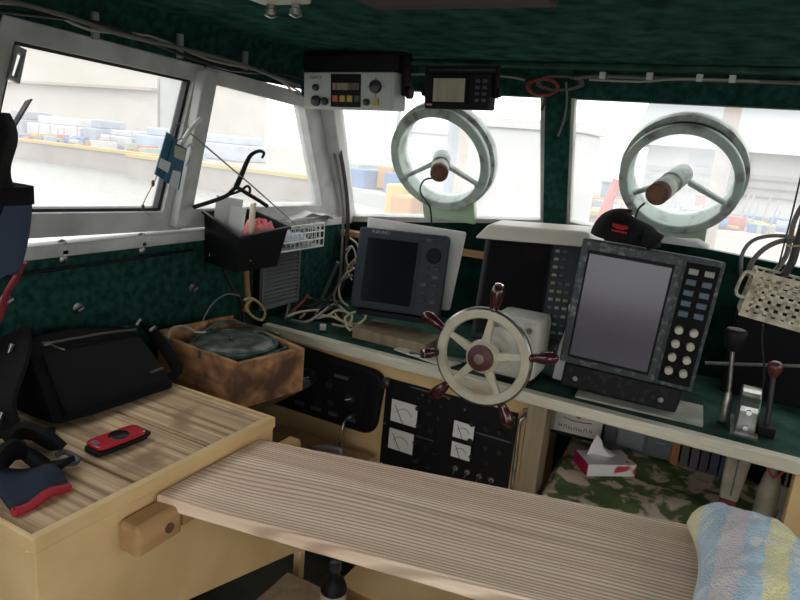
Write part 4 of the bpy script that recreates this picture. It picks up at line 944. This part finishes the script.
MB(T).prism(pl, (.044, 0, 0)).build('housing', mat('polished_alloy', (.42, .43, .42), .3, .9, (.25, .25, .24), 30), l2, bevel=.004)
MB(T).span((c.x-.03, 1.65, .7975), (c.x+.03, 1.79, .803)).build('foot', metal, l2)
for z in (.82, .86): MB(T).cyl((c.x, 1.658, z), (c.x, 1.652, z), .006, n=10).build('screw', chrome, l2)
l3 = thing('shift_lever', 'shorter lever with a dark red knob at the right of the console', 'lever', Mx.Translation((.16, 1.72, .797)))
T = Mx.Translation(-V((.16, 1.72, .797)))
a, b = pt(774, 372), pt(768, 418)
MB(T).tube([V((b.x, 1.72, .80)), b, a], .006, n=12, smooth=1).build('rod', mat('dark_steel', (.08, .08, .08), .5, .7), l3)
MB(T).lathe(a, (0, 0, 1), [(.007, -.012), (.012, -.004), (.017, .010), (.016, .020), (.010, .026), (.003, .028)], 24).build('knob', mat('dark_red_knob', (.09, .018, .018), .4, coat=.2), l3)
MB(T).box((b.x, 1.72, .81), (.04, .06, .024)).build('base', blk, l3, bevel=.004)

# ---------------- white basket and cables at right ----------------
bk = thing('plastic_basket', 'grimy white plastic lattice basket hung at the right by the front window', 'basket', frame((.135, 1.70, 1.125), 6, 6, 8))
mb = MB(); W, Hh, D = .155, .105, .06
for k in range(9):
    x = -W/2+W*k/8; mb.box((x, 0, 0), (.009, .004, Hh))
for k in range(7):
    z = -Hh/2+Hh*k/6; mb.box((0, 0, z), (W, .004, .0085))
for k in range(4):
    y = D*k/3
    for s_ in (-1, 1): mb.box((s_*W/2, y, 0), (.004, .006, Hh))
for k in range(6):
    z = -Hh/2+Hh*k/5
    for s_ in (-1, 1): mb.box((s_*W/2, D/2, z), (.004, D, .005))
    mb.box((0, D, z), (W, .004, .005))
for k in range(8): mb.box((-W/2+W*k/7, D, 0), (.005, .004, Hh)); mb.box((-W/2+W*k/7, D/2, -Hh/2), (.005, D, .004))
mb.ring([(-W/2-.004, -.004, -Hh/2-.004), (W/2+.004, -.004, -Hh/2-.004), (W/2+.004, -.004, Hh/2+.004), (-W/2-.004, -.004, Hh/2+.004)], [(-W/2+.008, -.004, -Hh/2+.008), (W/2-.008, -.004, -Hh/2+.008), (W/2-.008, -.004, Hh/2-.006), (-W/2+.008, -.004, Hh/2-.006)], (0, .006, 0))
mb.build('lattice', basketm, bk)
MB().tube([(-W/2, 0, .045), (-W/2-.022, 0, .048), (-W/2-.028, 0, .02), (-W/2-.024, 0, -.01), (-W/2, 0, -.012)], .004).build('handle', basketm, bk)
bc_ = bk.matrix_world @ V((0, .03, .05))
def cable(name, pts, r, m_, lab, cat='cable', grp=None): return tag(MB().tube(pts, r).build(name, m_), lab, cat, grp)
yv = 1.74
G = 'cables looped above the plastic basket'
cable('cable_loop', [Yp(*p, yv) for p in ((741, 276), (742, 255), (752, 241), (770, 236), (790, 237), (812, 243))], .0045, cabg, 'outer grey cable arching over the plastic basket', 'cable', G)
cable('cable_loop', [Yp(*p, yv+.03) for p in ((747, 276), (752, 262), (764, 249), (781, 241), (800, 241), (815, 240))], .006, cabg, 'thicker grey cable arching just inside the outer cable', 'cable', G)
cable('cable_loop', [Yp(*p, yv+.05) for p in ((765, 278), (776, 270), (786, 256), (790, 240), (794, 222), (802, 206), (812, 190), (822, 150), (826, 110), (828, 96))], .006, cabg, 'grey cable rising steeply from the basket to the right edge', 'cable', G)
cable('cable_loop', [Yp(*p, yv) for p in ((783, 276), (792, 262), (797, 245), (803, 225), (808, 200), (816, 160), (822, 120), (824, 92))], .009, cabk, 'thick black cable at the right edge above the basket', 'cable', G)
cable('cable_loop', [Yp(*p, yv-.02) for p in ((786, 245), (794, 246), (806, 245))], .0025, caby, 'short thin yellow wire at the right edge above the basket', 'cable', G)
cable('hanging_wire', [Yp(778, 268, 1.75), Yp(800, 180, 1.78), Yp(815, 95, 1.84)], .002, cabk, 'thin black wire holding the plastic basket up to the header', 'cable')
cable('hanging_wire', [Yp(763, 325, 1.74), Yp(762, 345, 1.75), Yp(764, 380, 1.76), V((Yp(764, 380, 1.76).x, 1.76, .80))], .0022, cabk, 'thin black wire hanging from the basket to the console', 'cable')
# ---------------- cables elsewhere ----------------
cc = lambda x, y: fwp(x, y, -.02)
def coil(cx, cy, rx, ry, n, m_, lab, ph=0):
    P = []
    for k in range(n*10+1):
        a = 2*math.pi*k/10+ph; rr_ = 1+.10*math.sin(k*1.7+ph)
        p = cc(cx+rx*rr_*math.cos(a), cy+ry*rr_*math.sin(a)); P.append(p+V((0, -.004*math.sin(k*.9), 0)))
    cable('cable_coil', P, .0028, m_, lab, 'cable', 'coiled cables above the front pillar')
coil(543, 87, 15, 8, 3, cabr, 'dull red cable coiled over the top of the front pillar')
coil(560, 83, 22, 7, 3, mat('brown_grey_cable', (.12, .10, .09), .6), 'brown grey cable coiled beside the red coil', 1)
cable('hanging_wire', [cc(566, 82), cc(567, 100), cc(564, 120), cc(558, 136)], .003, cabg, 'grey wire end hanging over the front pillar')
cable('hanging_wire', [cc(545, 95), cc(544, 103), cc(542, 110)], .004, mat('brown_wire', (.08, .06, .05), .6), 'short brown wire end at the pillar top below the red coil')
tc_ = lambda x, y: V((Yp(x, y, 1.87).x, 1.87, min(1.63, Yp(x, y, 1.87).z)))
cable('ceiling_cable', [tc_(*p) for p in ((575, 78), (600, 76), (640, 77), (690, 76), (740, 76), (800, 80), (860, 84))], .005, cabg, 'grey cable along the top of the right front window')
cable('ceiling_cable', [tc_(*p)+V((0, -.008, .0)) for p in ((590, 80), (640, 82), (668, 80), (700, 77), (760, 80))], .003, cabw, 'thin pale cable sagging under the grey cable at the front')
cable('ceiling_cable', [tc_(*p)+V((0, .005, .003)) for p in ((700, 74), (745, 76), (800, 78), (860, 82))], .004, cabr, 'red cable along the top of the right front window')
cable('ceiling_cable', [tc_(*p) for p in ((396, 76), (420, 74), (500, 76), (525, 80))], .003, cabw, 'thin pale cable joining radio and small display overhead')
for i, x in enumerate((603, 650, 700, 733)):
    p = tc_(x, 77); tag(MB().box((p.x, 1.862, p.z+.003), (.016, .012, .018)).build('cable_clip', offw2, bevel=.002), ['leftmost white', 'second white', 'third white', 'rightmost white'][i]+' cable clip above the right front window', 'clip', 'clips above the right front window')
# left top bundle
lc = lambda x, y, k=.05: Pp(x, y, (LX+k, 0, 1.12), V((1, 0, -.14)))
GB = 'cables along the top of the left wall'
cable('wall_cable', [lc(*p) for p in ((-20, -6), (30, 6), (70, 17), (120, 34), (180, 48), (240, 64), (300, 86))], .005, cabg, 'thickest grey cable along the top of the left wall', 'cable', GB)
cable('wall_cable', [lc(*p, .045) for p in ((-10, 2), (40, 8), (90, 30), (150, 36), (210, 60), (262, 72), (300, 92))], .003, cabw, 'thin pale cable weaving along the top of the left wall', 'cable', GB)
cable('wall_cable', [lc(*p, .045) for p in ((-10, 10), (60, 18), (110, 26), (170, 50), (230, 70), (285, 74), (305, 80))], .004, cabk, 'black cable weaving along the top of the left wall', 'cable', GB)
cable('wall_cable', [lc(*p, .04) for p in ((262, 70), (280, 80), (296, 94), (303, 95))], .003, cabw, 'short pale cable dropping to the overhead radio', 'cable', GB)
for i, (x, y) in enumerate(((95, 26), (180, 46), (245, 62))):
    p = lc(x, y, .035); tag(MB().box(p, (.012, .014, .055)).build('cable_bracket', mat('dull_aluminium', (.3, .3, .29), .5, .6), bevel=.002), ['nearest metal', 'middle metal', 'farthest metal'][i]+' bracket holding cables above the left windows', 'bracket', 'brackets above the left windows')
# corner cables down by the front left corner
kc = lambda x, y, yy: Yp(x, y, yy)
GC = 'cables in the front left corner'; cabt_ = caby
cable('corner_cable', [kc(*p, 1.96) for p in ((330, 110), (338, 140), (345, 180), (348, 215), (346, 250), (344, 280), (335, 300))], .007, cabk, 'thick black cable running down the front left corner post', 'cable', GC)
cable('corner_cable', [kc(*p, 1.95) for p in ((326, 105), (332, 140), (339, 180), (343, 215), (342, 250), (338, 285), (325, 302))], .005, cabg, 'grey cable running down the front left corner post', 'cable', GC)
cable('corner_cable', [kc(*p, 1.93) for p in ((352, 246), (346, 256), (350, 268), (356, 258), (352, 246), (346, 250))], .003, cabw, 'pale cable loop beside the left radar display', 'cable', GC)
cable('corner_cable', [kc(*p, 1.92) for p in ((350, 238), (357, 244), (359, 254), (352, 262), (347, 270), (352, 280))], .0035, cabt_, 'yellowish cable bending down beside the left radar display', 'cable', GC)
cable('corner_cable', [kc(*p, 1.86) for p in ((354, 268), (344, 276), (339, 288), (341, 300), (348, 306))], .004, cabw, 'pale cable curving behind the lower corner of the left radar display', 'cable', GC)
cable('corner_cable', [kc(*p, 1.85) for p in ((352, 275), (340, 282), (334, 296), (338, 306))], .004, cabg, 'grey cable bending behind the left radar display', 'cable', GC)
cable('corner_cable', [kc(*p, 1.88) for p in ((338, 262), (330, 280), (322, 298), (314, 306))], .007, mat('dark_grey_cable', (.08, .08, .08), .6), 'dark grey cable slanting down to the console corner', 'cable', GC)
# tangle on the console
GT = 'tangled wires on the console corner'
cabt = mat('dusty_yellow_wire', (.52, .47, .30), .6)
tang = [(cabt, 'pale wire loop drooping over the console edge', ((318, 318), (330, 316), (345, 322), (358, 324), (366, 316), (356, 312), (345, 318), (350, 330), (362, 322))),
        (cabt, 'yellowish wire bundle across the console corner', ((288, 316), (300, 312), (318, 310), (332, 312), (340, 320), (352, 326))),
        (cabr, 'red wire curving up from the console corner', ((290, 316), (296, 308), (304, 300), (308, 294))),
        (cabk, 'black wire looping at the console corner', ((288, 312), (292, 300), (306, 296), (322, 300), (330, 308), (316, 314))),
        (cabt, 'pale wire zigzagging behind the console corner bundle', ((300, 318), (312, 310), (326, 316), (338, 310), (352, 316), (346, 326), (332, 324))),
        (cabw, 'thin grey white wire lying over the small dark cloth', ((292, 320), (306, 322), (320, 314), (334, 304), (346, 312))),
        (cabg, 'grey wire lying along the wall end of the console', ((286, 318), (290, 302), (300, 294), (316, 300), (335, 300), (350, 308)))]
for i, (m_, lb, pts) in enumerate(tang):
    cable('loose_wire', [Zp(x, y, .822+.014*math.sin(j*1.3+i)) if not (i == 2) else Zp(x, y, .81+.02*j) for j, (x, y) in enumerate(pts)], .0042, m_, lb, 'wire', GT)
tag(MB().grid(lambda u, v: Zp(296+46*u, 306+12*v+6*u, .80)+V((0, 0, .024*math.sin(math.pi*u)*math.sin(math.pi*v)*(1+.5*math.sin(11*u)))), 16, 8).build('black_cloth', blkfab, solid=.003), 'small dark cloth lying under the tangled wires', 'cloth')
for i, (x, y, lb) in enumerate(((318, 316, 'small wire connector among the tangled wires'), (323, 327, 'pale connector at the console edge by the tangled wires'))):
    p = Zp(x, y, .81); tag(MB().box(p, (.02, .03, .014), Mx.Rotation(.6, 3, 'Z')).build('wire_connector', offw if i else hubw, bevel=.002), lb, 'connector')
# below the bin: orange hose and dangling straps
cable('orange_wire', [Xp(*p, -1.27) for p in ((246, 268), (247, 285), (248, 300), (245, 312))], .008, cabo, 'brown orange hose hanging below the black bin', 'hose')
cable('orange_wire', [Xp(*p, -1.24) for p in ((244, 300), (250, 298), (258, 302), (265, 311), (262, 320), (252, 316), (246, 306), (252, 300))], .004, caby, 'yellow orange wire coiled beside the wooden box', 'wire')
cable('black_strap', [Xp(*p, -1.28) for p in ((224, 270), (232, 288), (240, 300), (243, 322), (244, 330))], .006, cabk, 'black cable hanging from the bin down to the wooden box', 'cable')
cable('thin_wire', [Xp(*p, -1.26) for p in ((240, 296), (228, 294), (214, 302), (204, 318), (202, 330))], .002, cabg, 'thin grey wire arching over the wooden box', 'wire')
cable('thin_wire', [Zp(*p, .88) for p in ((168, 338), (172, 328), (184, 326), (196, 332), (206, 332))], .003, cabw, 'pale wire curling over the left corner of the wooden box', 'wire')

# ---------------- under the plank ----------------
tag(MB().span((-.68, 1.15, 0), (.40, 1.45, .37)).build('engine_box', cream, bevel=.004), 'cream box standing on the floor under the plank table', 'box')
bt = Yp(332, 590, 1.02)
bl = thing('bottle', 'dark bottle with a pale label standing under the plank table', 'bottle', Mx.Translation((bt.x+.004, 1.02, .385)))
tag(MB().span((-.79, .93, 0), (-.52, 1.10, .385)).build('step_box', W_post, bevel=.003), 'brown wooden step box between the bench and cream floor box', 'box')
MB().lathe((0, 0, 0), (0, 0, 1), [(.026, 0), (.028, .01), (.028, .09), (.022, .105), (.011, .115), (.011, .13)], 24).build('body', blk, bl)
MB().lathe((0, 0, .02), (0, 0, 1), [(.0285, 0), (.0285, .06)], 24, caps=False).build('paper_label', mat('old_label', (.40, .33, .24), .8), bl)
MB().lathe((0, 0, .13), (0, 0, 1), [(.013, 0), (.013, .018), (.008, .02)], 18).build('cap', knobm, bl)
# things behind plank at far end
tag(MB().grid(lambda u, v: Yp(312+30*u, 447+8*v+3*u, 1.50+.05*v)+V((0, 0, .01*math.sin(math.pi*u))), 12, 6).build('grey_rag', mat('grey_rag', (.30, .30, .31), .9), solid=.01), 'small grey rag below the black radio panel', 'rag')
tag(MB().span((-1.2, 1.42, .40), (-.84, 1.585, .470)).build('low_step', W_cleat), 'brown wooden step at the foot of the helm cabinet', 'step')

# ---------------- towel ----------------
tm = bpy.data.materials.new('striped_towel'); tm.use_nodes = True; nt = tm.node_tree; b_ = nt.nodes['Principled BSDF']; b_.inputs['Roughness'].default_value = 1; b_.inputs['Sheen Weight'].default_value = .5; b_.inputs['Specular IOR Level'].default_value = .1
uvn = nt.nodes.new('ShaderNodeUVMap'); sx = nt.nodes.new('ShaderNodeSeparateXYZ'); nt.links.new(uvn.outputs[0], sx.inputs[0])
fr_ = nt.nodes.new('ShaderNodeMath'); fr_.operation = 'FRACT'; ml = nt.nodes.new('ShaderNodeMath'); ml.operation = 'MULTIPLY'; ml.inputs[1].default_value = 2.2
nt.links.new(sx.outputs[0], ml.inputs[0]); nt.links.new(ml.outputs[0], fr_.inputs[0])
rp_ = nt.nodes.new('ShaderNodeValToRGB'); rp_.color_ramp.interpolation = 'LINEAR'
els = [(0, h('#f4eec2')), (.20, h('#f3ecb4')), (.26, h('#c3dcee')), (.52, h('#c0daee')), (.58, h('#ece4ea')), (.76, h('#e9dfe8')), (.82, h('#c2dbee')), (.95, h('#c6deef'))]
while len(rp_.color_ramp.elements) < len(els): rp_.color_ramp.elements.new(.5)
for e, (p, c_) in zip(rp_.color_ramp.elements, els): e.position = p; e.color = (*c_, 1)
nt.links.new(fr_.outputs[0], rp_.inputs[0])
ck = nt.nodes.new('ShaderNodeTexVoronoi'); ck.inputs['Scale'].default_value = 11; nt.links.new(uvn.outputs[0], ck.inputs['Vector'])
mr = nt.nodes.new('ShaderNodeMapRange'); mr.inputs[1].default_value = .25; mr.inputs[2].default_value = .42; mr.inputs[3].default_value = .7; mr.inputs[4].default_value = 0; nt.links.new(ck.outputs['Distance'], mr.inputs[0])
mxw = nt.nodes.new('ShaderNodeMix'); mxw.data_type = 'RGBA'; mxw.inputs[7].default_value = (.90, .90, .88, 1); nt.links.new(mr.outputs[0], mxw.inputs[0]); nt.links.new(rp_.outputs[0], mxw.inputs[6])
nt.links.new(mxw.outputs[2], b_.inputs['Base Color'])
nz = nt.nodes.new('ShaderNodeTexNoise'); nz.inputs['Scale'].default_value = 260; tcn = nt.nodes.new('ShaderNodeTexCoord'); nt.links.new(tcn.outputs['Object'], nz.inputs[0])
bp2 = nt.nodes.new('ShaderNodeBump'); bp2.inputs['Strength'].default_value = 1; bp2.inputs['Distance'].default_value = .004; nt.links.new(nz.outputs[0], bp2.inputs['Height']); nt.links.new(bp2.outputs[0], b_.inputs['Normal'])
def tow(u, v):
    # heap of towel over the plank's right end; u across x, v from far to near
    y = 1.18-.44*v; x = .030+.62*u+.06*v*(1-u)
    e = min(1, min(u*6.5, (1-u)*4, v*5, (1-v)*4)); e = math.sqrt(max(0, e*(2-e)))
    zb = .772
    z = zb+.010+e*(.058+.018*math.sin(9*u+3*v)+.014*math.sin(5*v-7*u+1))+.016*e*noise.noise(V((x*11, y*11, 0)))+.008*e*noise.noise(V((x*28, y*28, 4)))+.0035*e*noise.noise(V((x*75, y*75, 2)))
    z -= .040*e*math.exp(-((u-.22-.15*v)/.035)**2)*max(0, 1-v*1.5)
    bulge = .028*0
    return V((x-.03*(1-e)*0+.012*math.sin(7*v)*(1-u), y+.012*math.sin(8*u)*(1-v), z))
NU, NV = 170, 130
mb = MB().grid(tow, NU, NV)
mb.build('towel', tm, None)
to = bpy.data.objects['towel']; tag(to, 'yellow and blue striped terry towel heaped on the plank end', 'towel')
me = to.data; uvl = me.uv_layers.new(name='UVMap'); lo_ = to.location
for lp_ in me.loops:
    p = me.vertices[lp_.vertex_index].co+lo_
    uvl.data[lp_.index].uv = ((p.x*1.0+(1.17-p.y)*.10)*3.4+.35+p.z*.6, (1.17-p.y)*3.4)
sd = to.modifiers.new('t', 'SOLIDIFY'); sd.thickness = .008; sd.offset = -1

# ---------------- outside ----------------
WZ = -.8
ALB[0] = .5   # outdoor colours darkened to hold back the overexposed daylight
wm = mat('harbour_water', (.34, .36, .33), .25, 0, (.44, .46, .43), .9, stretch=(1, 4, 1), bump=1, detail=6)
struct(MB().span((-160, 4.5, WZ-1), (60, 200, WZ)).span((-160, -60, WZ-1), (-2.2, 4.5, WZ)).span((2.2, -60, WZ-1), (60, 4.5, WZ)).build('water', wm))
conc = mat('quay_concrete', (.46, .38, .34), .9, 0, (.60, .54, .48), .6, lo=.35, hi=.7, detail=8)
concw = mat('quay_apron', (.62, .60, .56), .9)
yel = mat('yellow_kerb', (.80, .58, .16), .8)
struct(MB().span((-70, 19.5, WZ-1), (-22, 60, .0)).span((-22, 18.2, WZ-1), (-2.5, 60, .0)).span((-2.5, 9.0, WZ-1), (30, 60, .0)).build('quay', conc))
ye = thing('quay_kerb', 'yellow orange kerb strip along the edge of the far quay', 'kerb')
MB().span((-34, 19.4, .0), (-22, 19.8, .13)).span((-22, 18.1, .0), (-2.6, 18.5, .13)).build('strip', yel, ye)
# buildings and clutter on the quay
def bld(name, lab, a, b, m_, rows=(), cat='building'):
    t = thing(name, lab, cat, Mx.Translation(((a[0]+b[0])/2, a[1], a[2])))
    T = Mx.Translation(-V(((a[0]+b[0])/2, a[1], a[2])))
    MB(T).span(a, b).build('wall', m_, t)
    for (z0, z1, mm, dy) in rows: MB(T).span((a[0]-.1, a[1]-dy, z0), (b[0]+.1, a[1]+.01, z1)).build('band', mm, t)
    return t
bw = mat('pale_warehouse', (.80, .76, .68), .8, 0, (.86, .83, .77), .3); bb = mat('pale_blue_wall', (.55, .62, .74), .8); bgy = mat('pale_grey_wall', (.60, .63, .62), .8)
bwn = mat('brownish_band', (.62, .52, .44), .8)
bld('warehouse', 'large cream warehouse across the water seen through the left window', (-72, 34, 0), (-38, 46, 6.6), bw, ((3.6, 3.8, bwn, .6),))
bld('warehouse', 'grey green block to the right of the cream warehouse', (-37.7, 34.0, 0), (-34.3, 35.0, 4.6), bgy)
bb2 = mat('blue_fence', (.50, .58, .72), .8)
cl_ = [(-44, -41.5, 1.9, (.52, .54, .66), 'pale blue stack at the left of the far quay'), (-41, -39, 1.5, (.72, .50, .44), 'reddish brown stack on the far quay'), (-38.2, -36.4, 2.4, (.42, .44, .50), 'grey drum stack on the far quay'), (-36, -31.5, 2.1, (.80, .80, .82), 'white covered stack on the far quay'), (-31.2, -30.2, 2.2, (.46, .52, .62), 'narrow blue grey stack on the far quay'), (-29.9, -27.5, 1.5, (.66, .68, .70), 'low grey stack on the far quay'), (-27.3, -23.8, 2.0, (.50, .60, .78), 'blue netted stack on the far quay'), (-23.4, -20.5, 1.9, (.62, .68, .80), 'pale blue stack left of the divider on the far quay')]
for i, (x0, x1, hh, c_, lb) in enumerate(cl_):
    t = thing('cargo_stack', lb, 'stack', Mx.Translation(((x0+x1)/2, 24, 0)), 'stacks of gear on the far quay')
    m_ = mat('stack_col_%d' % i, c_, .8, 0, tuple(min(1, v*1.25) for v in c_), 1.5)
    MB().box((0, 0, hh*.2), (x1-x0, 2, hh*.4)).build('base', m_, t, bevel=.08)
    MB().box((.1, .1, hh*.5), ((x1-x0)*.8, 1.6, hh*.2)).build('top', m_, t, bevel=.08)
# low hills
hm = mat('hazy_hill', (.60, .66, .72), 1)
def hill(u, v): return V((-150+190*u, 150+30*v, (3.6+1.5*math.sin(u*9+1)+1.0*math.sin(u*23)+noise.noise(V((u*30, 0, 0)))*1.5)*math.sin(math.pi*min(1, .02+v*.5))))
struct(MB().grid(hill, 60, 6).build('terrain', hm))
# right side: warehouse roofed shed, poles, boats
bwl = mat('shed_white', (.84, .84, .82), .8); bgr = mat('shed_grey', (.52, .55, .58), .7); bgd = mat('shed_band', (.50, .50, .47), .8)
sh = thing('shed', 'long white shed with a grey roof beyond the right front window', 'shed', Mx.Translation((6, 27, 0)))
MB().span((-9.5, 0, 0), (20, 14, 2.4)).build('wall', bwl, sh)
MB().hexa([(-10, -.8, 2.25), (20.5, -.8, 2.25), (20.5, 15, 2.25), (-10, 15, 2.25)], [(-10, 5, 6.2), (20.5, 5, 6.2), (20.5, 9, 6.2), (-10, 9, 6.2)]).build('roof', bgr, sh)
for z in (.75, 1.05, 1.35): MB().span((-9.4, -.2, z), (19.8, 0, z+.16)).build('rail_band', bgd, sh)
for i in range(5): MB().span((-8+6*i, -.05, 1.6), (-6+6*i, .01, 2.1)).build('window', bgr, sh)
# mast pole right and left
def pole(lab, px, yy, r, m_, h0=-.8, h1=6):
    p = Yp(*px, yy); t = thing('steel_pole', lab, 'pole', Mx.Translation((p.x, yy, h0)))
    MB().cyl((0, 0, 0), (0, 0, h1-h0), r, n=20).build('shaft', m_, t)
    MB().lathe((0, 0, 0), (0, 0, 1), [(r*1.5, 0), (r*1.5, .12), (r, .16)], 20).build('collar', m_, t)
rp2 = mat('weathered_pole', (.62, .46, .38), .8, 0, (.72, .62, .56), 3)
pole('brownish mast pole standing behind the left clear view screen', (463, 150), 4.2, .035, mat('rusty_pole', (.60, .34, .18), .8, 0, (.75, .58, .45), 3), .45, 3.6)
pole('blue grey mast pole left of the brownish pole behind the left clear view screen', (452, 150), 4.3, .04, mat('blue_grey_pole', (.34, .38, .46), .7), .45, 3.6)
pole('weathered pinkish pole just outside the right front window', (725, 150), 3.6, .04, rp2, .45, 3.6)
# own foredeck
dk = mat('foredeck_white', (.74, .74, .72), .7)
struct(MB().prism([(-1.9, 2.4, .45), (1.4, 2.4, .45), (.9, 4.4, .45), (-.25, 6.0, .45), (-1.4, 4.4, .45)], (0, 0, -1.3)).build('foredeck', dk))
# moored boats at the quay
def boat(lab, cx, cy, L_, W_, col, cabin, yaw, deckc):
    t = thing('fishing_boat', lab, 'boat', frame((cx, cy, WZ), yaw))
    prf = [(-.5, .75), (-.42, .95), (0, 1), (.3, .8), (.5, .06)]
    P = [V((a*L_, b*W_/2, 0)) for a, b in prf]+[V((a*L_, -b*W_/2, 0)) for a, b in prf[::-1]]
    top = [p+V((0, 0, 1.1+.5*max(0, p.x/L_)**2*2)) for p in P]; bot = [V((p.x*.92, p.y*.7, -.2)) for p in P]
    n = len(P); mb = MB(); mb.add(bot+top, [tuple(range(n))[::-1], tuple(range(n, 2*n))]+[(i, (i+1) % n, n+(i+1) % n, n+i) for i in range(n)])
    mb.build('hull', col, t)
    MB().span((-L_*.35, -W_*.28, 1.1), (-L_*.02, W_*.28, 2.5)).build('wheelhouse', cabin, t, bevel=.05)
    MB().span((-L_*.36, -W_*.31, 2.5), (.0, W_*.31, 2.6)).build('roof', cabin, t)
    for k in range(3): MB().span((-L_*.3+k*L_*.09, -W_*.285, 1.8), (-L_*.24+k*L_*.09, -W_*.279, 2.25)).build('window', bgr, t)
    MB().tube([(L_*.1, 0, 1.1), (L_*.1, 0, 4.5)], .05, smooth=1).build('mast', bgy, t)
    for k, c_ in enumerate(deckc):
        MB().box((L_*(.02+.09*k), .2*(-1)**k, 1.35+.1*(k % 2)), (L_*.08, W_*.5, .5)).build('deck_gear', c_, t, bevel=.03)
    return t
orm = mat('orange_gear', (.80, .42, .12), .7); ym = mat('yellow_gear', (.85, .65, .20), .7); blm = mat('blue_gear', (.16, .30, .62), .7); rdm = mat('red_gear', (.80, .22, .18), .7); whm = mat('white_hull', (.82, .82, .82), .5); grm = mat('pale_green_gear', (.50, .65, .5), .7)
boat('white fishing boat with blue and orange gear seen between the front windows', -6.6, 13.2, 5.6, 1.9, whm, whm, 172, [blm, orm, blm, grm])
boat('white fishing boat with yellow and orange gear seen left of the right clear view screen', -2.9, 7.6, 3.8, 1.5, whm, whm, 176, [orm, ym, orm, ym])
boat('small moored white boat with red and blue gear beyond the right front window', 3.2, 7.4, 4.0, 1.5, whm, bgy, 176, [rdm, blm, grm, ym])
def heap(name, lab, x0, x1, y0, y1, n, smax, seed):
    rg = random.Random(seed); cols_ = [blm, orm, ym, rdm, whm, grm, bb2, bgr, conc]
    mb = MB()
    for k in range(n):
        s_ = rg.uniform(.12, smax); x = rg.uniform(x0, x1); y = rg.uniform(y0, y1); z = s_*.35
        mb.k = rg.randrange(9); m_ = Mx.Rotation(rg.uniform(0, 3), 3, 'Z')
        if rg.random() < .6: mb.box((x, y, z), (s_*rg.uniform(.7, 2.2), s_, s_*.7), m_)
        elif rg.random() < .5: mb.cyl((x-s_*.8, y, z), (x+s_*.8, y, z), s_*.35, n=10)
        else: mb.k = 7; mb.cyl((x, y, 0), (x+.1, y, s_*2), .025, n=6)
    tag(mb.build(name, cols_), lab, 'gear', None, 'stuff')
heap('fishing_gear', 'heap of colourful fishing gear on the quay beyond the left front window', -9, -5.2, 19.2, 22.8, 90, .55, 3)
heap('fishing_gear', 'heap of colourful fishing gear on the quay beyond the right front window', -4.4, 2.6, 18.9, 23.6, 150, .5, 5)
heap('fishing_gear', 'heap of reddish fishing gear at the edge of the far left quay', -40, -21, 20.6, 22.5, 110, .6, 9)
# crates on the quay beyond the left clear view
cr_ = [(-7.9, 24.5, .8, blm, 'blue crate on the quay left of the stacked blue crates'), (-6.6, 24.2, 1.1, blm, 'tallest blue crate on the quay beyond the left front window'), (-5.3, 24.6, .7, orm, 'orange crate on the quay beyond the left front window'), (-4.0, 24.3, 1.0, mat('slate_crate', (.35, .42, .55), .7), 'slate blue crate right of the orange crate on the quay'), (-8.8, 25.5, .7, ym, 'yellow crate at the left of the quay crates'), (-2.6, 25.6, 1.0, mat('tan_crate', (.65, .5, .4), .8), 'tan crate on the quay behind the front pillar'), (-.9, 25, .8, rdm, 'red crate on the quay beyond the right front window')]
for x, y, s_, m_, lb in cr_:
    tag(MB(frame((x, y, 0), 15*math.sin(x))).span((-s_/2, -.4, 0), (s_/2, .4, s_*.8)).span((-s_/2-.04, -.44, s_*.74), (s_/2+.04, .44, s_*.82)).build('crate', m_, bevel=.03), lb, 'crate', 'crates on the quay')
# red diagonal boom
cable('red_boom', [Yp(592, 240, 12), Yp(603, 215, 12), Yp(618, 180, 12)], .09, rdm, 'red diagonal boom outside left of the right clear view screen', 'boom')
